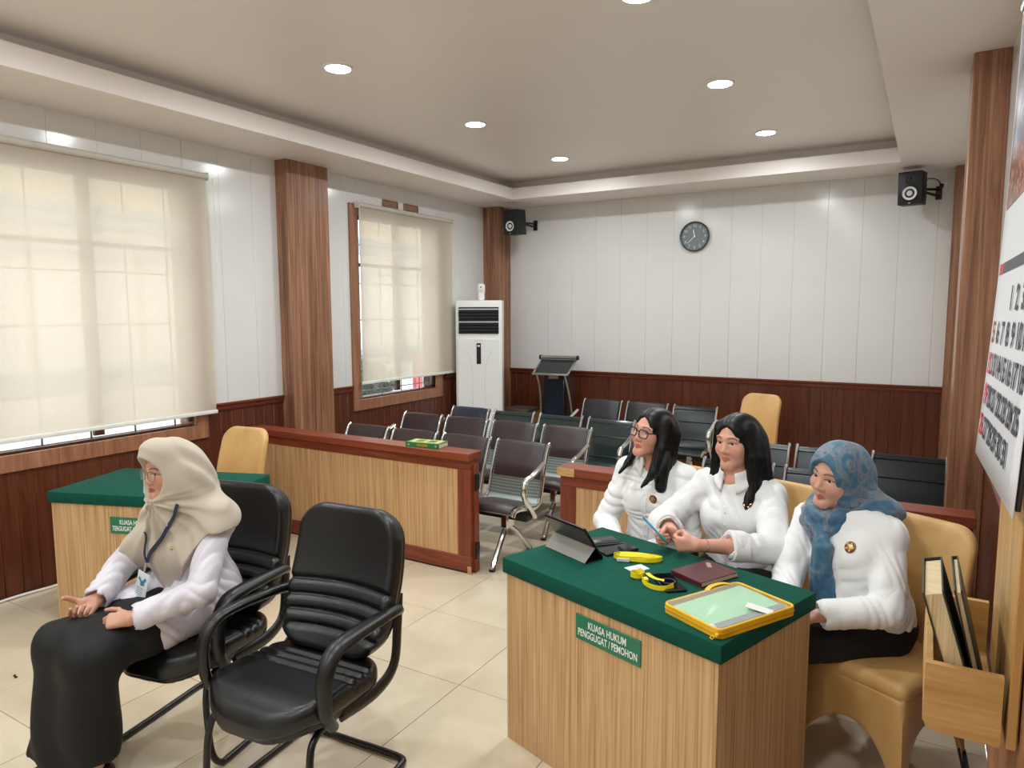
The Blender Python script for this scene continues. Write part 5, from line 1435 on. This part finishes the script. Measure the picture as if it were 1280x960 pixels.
for k in range(2): bx(b, (.006, .012-.012*k, .0016), (.03, .004, .0004))
obj('print', b, M_tx, t)
M_mar = plain('maroon_cover', (84, 30, 40), .38, bmp=.08, bscale=500)
t = book('notebook', 'maroon notebook with a metal tag lying in front of the middle woman', on(.655, .430), rzd+RA(-9), .150, .195, .021, M_mar, M_pages, cat='notebook')
obj('metal_tag', bx(BM(), (-.03, .055, .0222), (.018, .050, .0026), rot=(0, 0, .9), bev=.001), plain('tag_metal', (186, 168, 156), .35, .5), t)
# document folder
M_zip = plain('yellow_zip', (240, 184, 28), .5, bmp=.1, bscale=600); M_clear, nt_, p_ = mat_new('clear_plastic'); p_.inputs['Base Color'].default_value = (.92, .96, .93, 1); p_.inputs['Roughness'].default_value = .08; p_.inputs['Alpha'].default_value = .22
M_paperg = plain('green_paper', (150, 204, 158), .6, var=.03); M_paperw = plain('white_paper', (226, 226, 220), .7); M_greyst = plain('grey_strip', (104, 116, 112), .5)
t = thing('document_folder', 'clear document folder with yellow zip edge and green papers on the desk corner', 'folder', on(.890, .215, .0012), rzd+RA(-11))
W, L, Hh = .245, .345, .034
z1 = lambda x, y: Hh-.010*(x/W+.5)*.6+.003*math.sin(8*y)
obj('back_sheet', bx(BM(), (0, 0, .002), (W-.01, L-.01, .002)), M_clear, t)
b = BM(); bx(b, (0, 0, .010), (W-.035, L-.03, .012)); obj('paper_stack', b, M_paperw, t)
b = BM(); grid(b, lambda u, v: Vector(((u-.5)*(W-.04), (v-.5)*(L-.035)+.004, .0175+.003*math.sin(5*u)+.006*v)), 8, 8); obj('green_papers', b, M_paperg, t)
obj('grey_strip', bx(BM(), (.086, .004, .0235), (.030, L-.05, .001), rot=(.0, 0.0, 0)), M_greyst, t)
b = BM(); R_ = grid(b, lambda u, v: Vector(((u-.5)*(W-.012), (v-.5)*(L-.012), .026+.006*(1-u)*math.sin(PI*v)+.0015*math.sin(14*u+9*v))), 16, 18); obj('clear_cover', b, M_clear, t)
outl = [(x, y) for x, y in rrect(W, L, .022, 6)]
b = BM(); ribbon_path(b, [(x, y, .0135+.002*math.sin(9*x+4*y)) for x, y in outl], .026, th=.004, closed=True); obj('gusset', b, M_zip, t)
b = BM(); tube(b, [(x*.985, y*.99, .0275+.002*math.sin(9*x+4*y)) for x, y in outl], .0045, 8, closed=True); obj('zip_edge', b, M_zip, t)
b = BM(); tube(b, [(x*1.012, y*1.008, .0145+.002*math.sin(9*x+4*y)) for x, y in outl], .0022, 6, closed=True); obj('zip_teeth', b, plain('zip_teeth', (206, 140, 20), .4), t)
b = BM(); bx(b, (W/2-.004, -L/2-.006, .016), (.012, .012, .010), bev=.002); tube(b, [(W/2-.02, -L/2-.008, .010), (W/2-.022, -L/2-.016, .004), (W/2-.012, -L/2-.018, .003), (W/2-.010, -L/2-.010, .008)], .002, 6, closed=True); obj('zip_pull', b, M_zip, t)
b = BM(); ribbon_path(b, smooth_path([(-W/2+.005, .02, .03), (-W/2-.004, .05, .036), (-W/2-.004, .10, .036), (-W/2+.005, .13, .03)], 6), .002, th=.016); obj('handle_loop', b, M_zip, t)
obj('white_label', bx(BM(), (.075, .055, .0305), (.082, .040, .0008), rot=(0, .12, .5)), M_paperw, t)

# ------------------------------------------------------------------ wooden wall rack with books, calendar
M_oak = wood('pale_oak', (170, 124, 66), (190, 146, 86), (206, 166, 106), 2, 16, 1.2, .5, bmp=.03); M_oaky = wood('pale_oak_side', (170, 124, 66), (190, 146, 86), (206, 166, 106), 0, 16, 2.0, .5, bmp=.03)
t = thing('wall_rack', 'pale wooden book rack on the near right pillar below the calendar', 'rack', (.119, 1.27, 1.145))
ox, oy, oz = .119, 1.27, 1.145
obj('back_plank', bx(BM(), (.119-ox+.0065, 0, .2375), (.013, .30, .475), bev=.002), M_oak, t)
b = BM(); P_ = [(-.014, 0), (.0, -.010)]
prof = [(.134-.002, 0), (.036, 0), (.024, .006), (.020, .018), (.020, .100), (.106, .100), (.106, .475), (.132, .475)]
prof = [(.132, 0), (.034, 0), (.024, .005), (.020, .016), (.020, .100), (.112, .100), (.112, .0995)]
b = BM(); prism(b, [(.1125, .0), (.034, 0), (.024, .005), (.020, .016), (.020, .100), (.1125, .100)], .012, Matrix.Translation((-ox, .0-.15, 0)) @ Matrix(((1, 0, 0, 0), (0, 0, 1, 0), (0, 1, 0, 0), (0, 0, 0, 1)))); obj('end_panel', b, M_oaky, t)
b = BM(); prism(b, [(.1125, .0), (.034, 0), (.024, .005), (.020, .016), (.020, .100), (.1125, .100)], .012, Matrix.Translation((-ox, .138, 0)) @ Matrix(((1, 0, 0, 0), (0, 0, 1, 0), (0, 1, 0, 0), (0, 0, 0, 1)))); obj('end_panel', b, M_oaky, t)
obj('front_panel', bx(BM(), (.025-ox, 0, .053), (.010, .277, .094), bev=.001), M_oak, t)
obj('bottom_panel', bx(BM(), (.0715-ox, 0, .006), (.082, .277, .012)), M_oaky, t)
M_dgreen = plain('dark_green_cloth', (40, 50, 42), .6, bmp=.1, bscale=600); M_pagec = stripes('old_page_edges', (190, 166, 120), (212, 190, 146), (226, 206, 166), 420, .8)
def rack_book(label, x, y, lean, th, h, d, cover):
    tt = thing('book', label, 'book', (x, y, oz+.0135), 0, 'books in the wall rack'); R = Euler((0, lean, 0)).to_matrix()
    def q(v): return R @ Vector(v)
    c = BM()
    for s in (-1, 1): bx(c, q((s*(th/2-.001), 0, h/2)), (.002, d, h), rot=R)
    bx(c, q((0, d/2-.001, h/2)), (th-.003, .002, h), rot=R); obj('cover', c, cover, tt)
    obj('page_block', bx(BM(), q((0, -.002, h/2)), (th-.0045, d-.008, h-.008), rot=R), M_pagec, tt)
    return tt
rack_book('thick dark green hardback leaning in the wall rack, its pages facing out', .0785, 1.222, -.29, .027, .192, .165, M_dgreen)
rack_book('thin dark hardback leaning behind the thick one in the wall rack', .0990, 1.245, -.235, .010, .190, .165, plain('charcoal_cover', (46, 50, 48), .5))
# calendar: far edge to the left
C_ft, C_fb, C_nb, C_nt = [np.array(v) for v in ((.112, 1.515, 2.25), (.085, 1.510, 1.487), (.099, 1.01, 1.494), (.122, 1.005, 2.25))]
def cal(a, b, off=0):
    p = (C_ft*(1-a)+C_nt*a)*b+(C_fb*(1-a)+C_nb*a)*(1-b); bow = .006*math.sin(PI*b)*(1-a*.5)
    return Vector((p[0]+bow-off, p[1], p[2]))
t = thing('wall_calendar', 'large paper wall calendar with a photograph on top, hanging beside the wall rack', 'calendar', (.119, 1.26, 1.487)); TO = Vector((.119, 1.26, 1.487))
def cal_sheet(name, a0, a1, b0, b1, off, m, nu=6, nv=10, th=.0):
    bm = BM(); grid(bm, lambda u, v: cal(a0+(a1-a0)*u, b0+(b1-b0)*v, off)-TO, nu, nv); o = obj(name, bm, m, t, flip=False)
    if th: md = o.modifiers.new('thick', 'SOLIDIFY'); md.thickness = th; md.offset = 0
    return o
M_pap = plain('calendar_paper', (226, 228, 234), .3, var=.01); M_ink = plain('ink', (70, 74, 84), .5); M_inkr = plain('red_ink', (190, 60, 66), .5); M_stack = plain('under_pages', (74, 76, 84), .6)
cal_sheet('page', 0, 1, 0, 1, .001, M_pap, 8, 14, .001); cal_sheet('under_pages', .01, .99, .012, 1, -.004, M_stack, 8, 14, .005)
obj('top_bar', tube(BM(), [cal(0, 1, -.002)-TO+Vector((0, .004, .004)), cal(1, 1, -.002)-TO+Vector((0, -.004, .004))], .008, 8), plain('tin_bar', (150, 150, 156), .3, .8), t)
def photo_mat():
    m, nt, p = mat_new('calendar_photo'); v = coords(nt); vo = N(nt, 'ShaderNodeTexVoronoi'); vo.inputs['Scale'].default_value = 60; nt.links.new(v, vo.inputs['Vector'])
    s = N(nt, 'ShaderNodeSeparateXYZ'); nt.links.new(v, s.inputs[0]); r1 = ramp(nt, noise(nt, v, 9, 4), [(.35, lin((60, 60, 84))), (.55, lin((150, 150, 170))), (.7, lin((214, 220, 232)))])
    r2 = ramp(nt, vo.outputs['Distance'], [(.1, lin((222, 150, 110))), (.5, lin((150, 78, 58))), (.8, lin((90, 40, 40)))])
    mx = N(nt, 'ShaderNodeMix', data_type='RGBA'); k = ramp(nt, s.outputs[2], [(.50, (0, 0, 0)), (.53, (1, 1, 1))]); nt.links.new(k, mx.inputs['Factor']); nt.links.new(r2, mx.inputs['A']); nt.links.new(r1, mx.inputs['B'])
    nt.links.new(mx.outputs['Result'], p.inputs['Base Color']); p.inputs['Roughness'].default_value = .18; return m
cal_sheet('photo_print', .03, .97, .56, .985, .0022, photo_mat())
cal_sheet('weekday_band', .165, .95, .415, .438, .0022, M_ink); cal_sheet('sunday_band', .05, .163, .415, .438, .0024, M_inkr)
def caltext(name, body, size, a, b, m):
    o = text(name, body, size, m, t, Matrix(), 1, .0003, .001)
    for v in o.data.vertices: v.co = cal(a+v.co.x/.505, b+v.co.y/.76, .0032+v.co.z)-TO
d = 1; col = 3
for r in range(5):
    while col < 7 and d <= 31:
        caltext('date', str(d), .050, .105+col*.128, .355-r*.070, M_inkr if col == 0 else M_ink); d += 1; col += 1
    col = 0
# ------------------------------------------------------------------ cable along the left wall, scrap on the floor
t = obj('cable', tube(BM(), smooth_path([(-4.735, .2, .012), (-4.735, 1.2, .012), (-4.722, 1.75, .010), (-4.73, 2.0, .012), (-4.715, 2.25, .008), (-4.70, 2.6, .008), (-4.728, 3.1, .008)], 8), .008, 8), M_plw, None); tag(t, 'white cable running along the foot of the left wall', 'cable')
b = BM(); ribbon_path(b, smooth_path([(-.016, 0, .003), (-.006, .006, .010), (.004, -.004, .004), (.014, .004, .008)], 5), .008); t = obj('scrap', b, M_bplas, None, (-3.69, 1.53, 0)); tag(t, 'small dark scrap lying on the floor tiles at the far left', 'scrap')
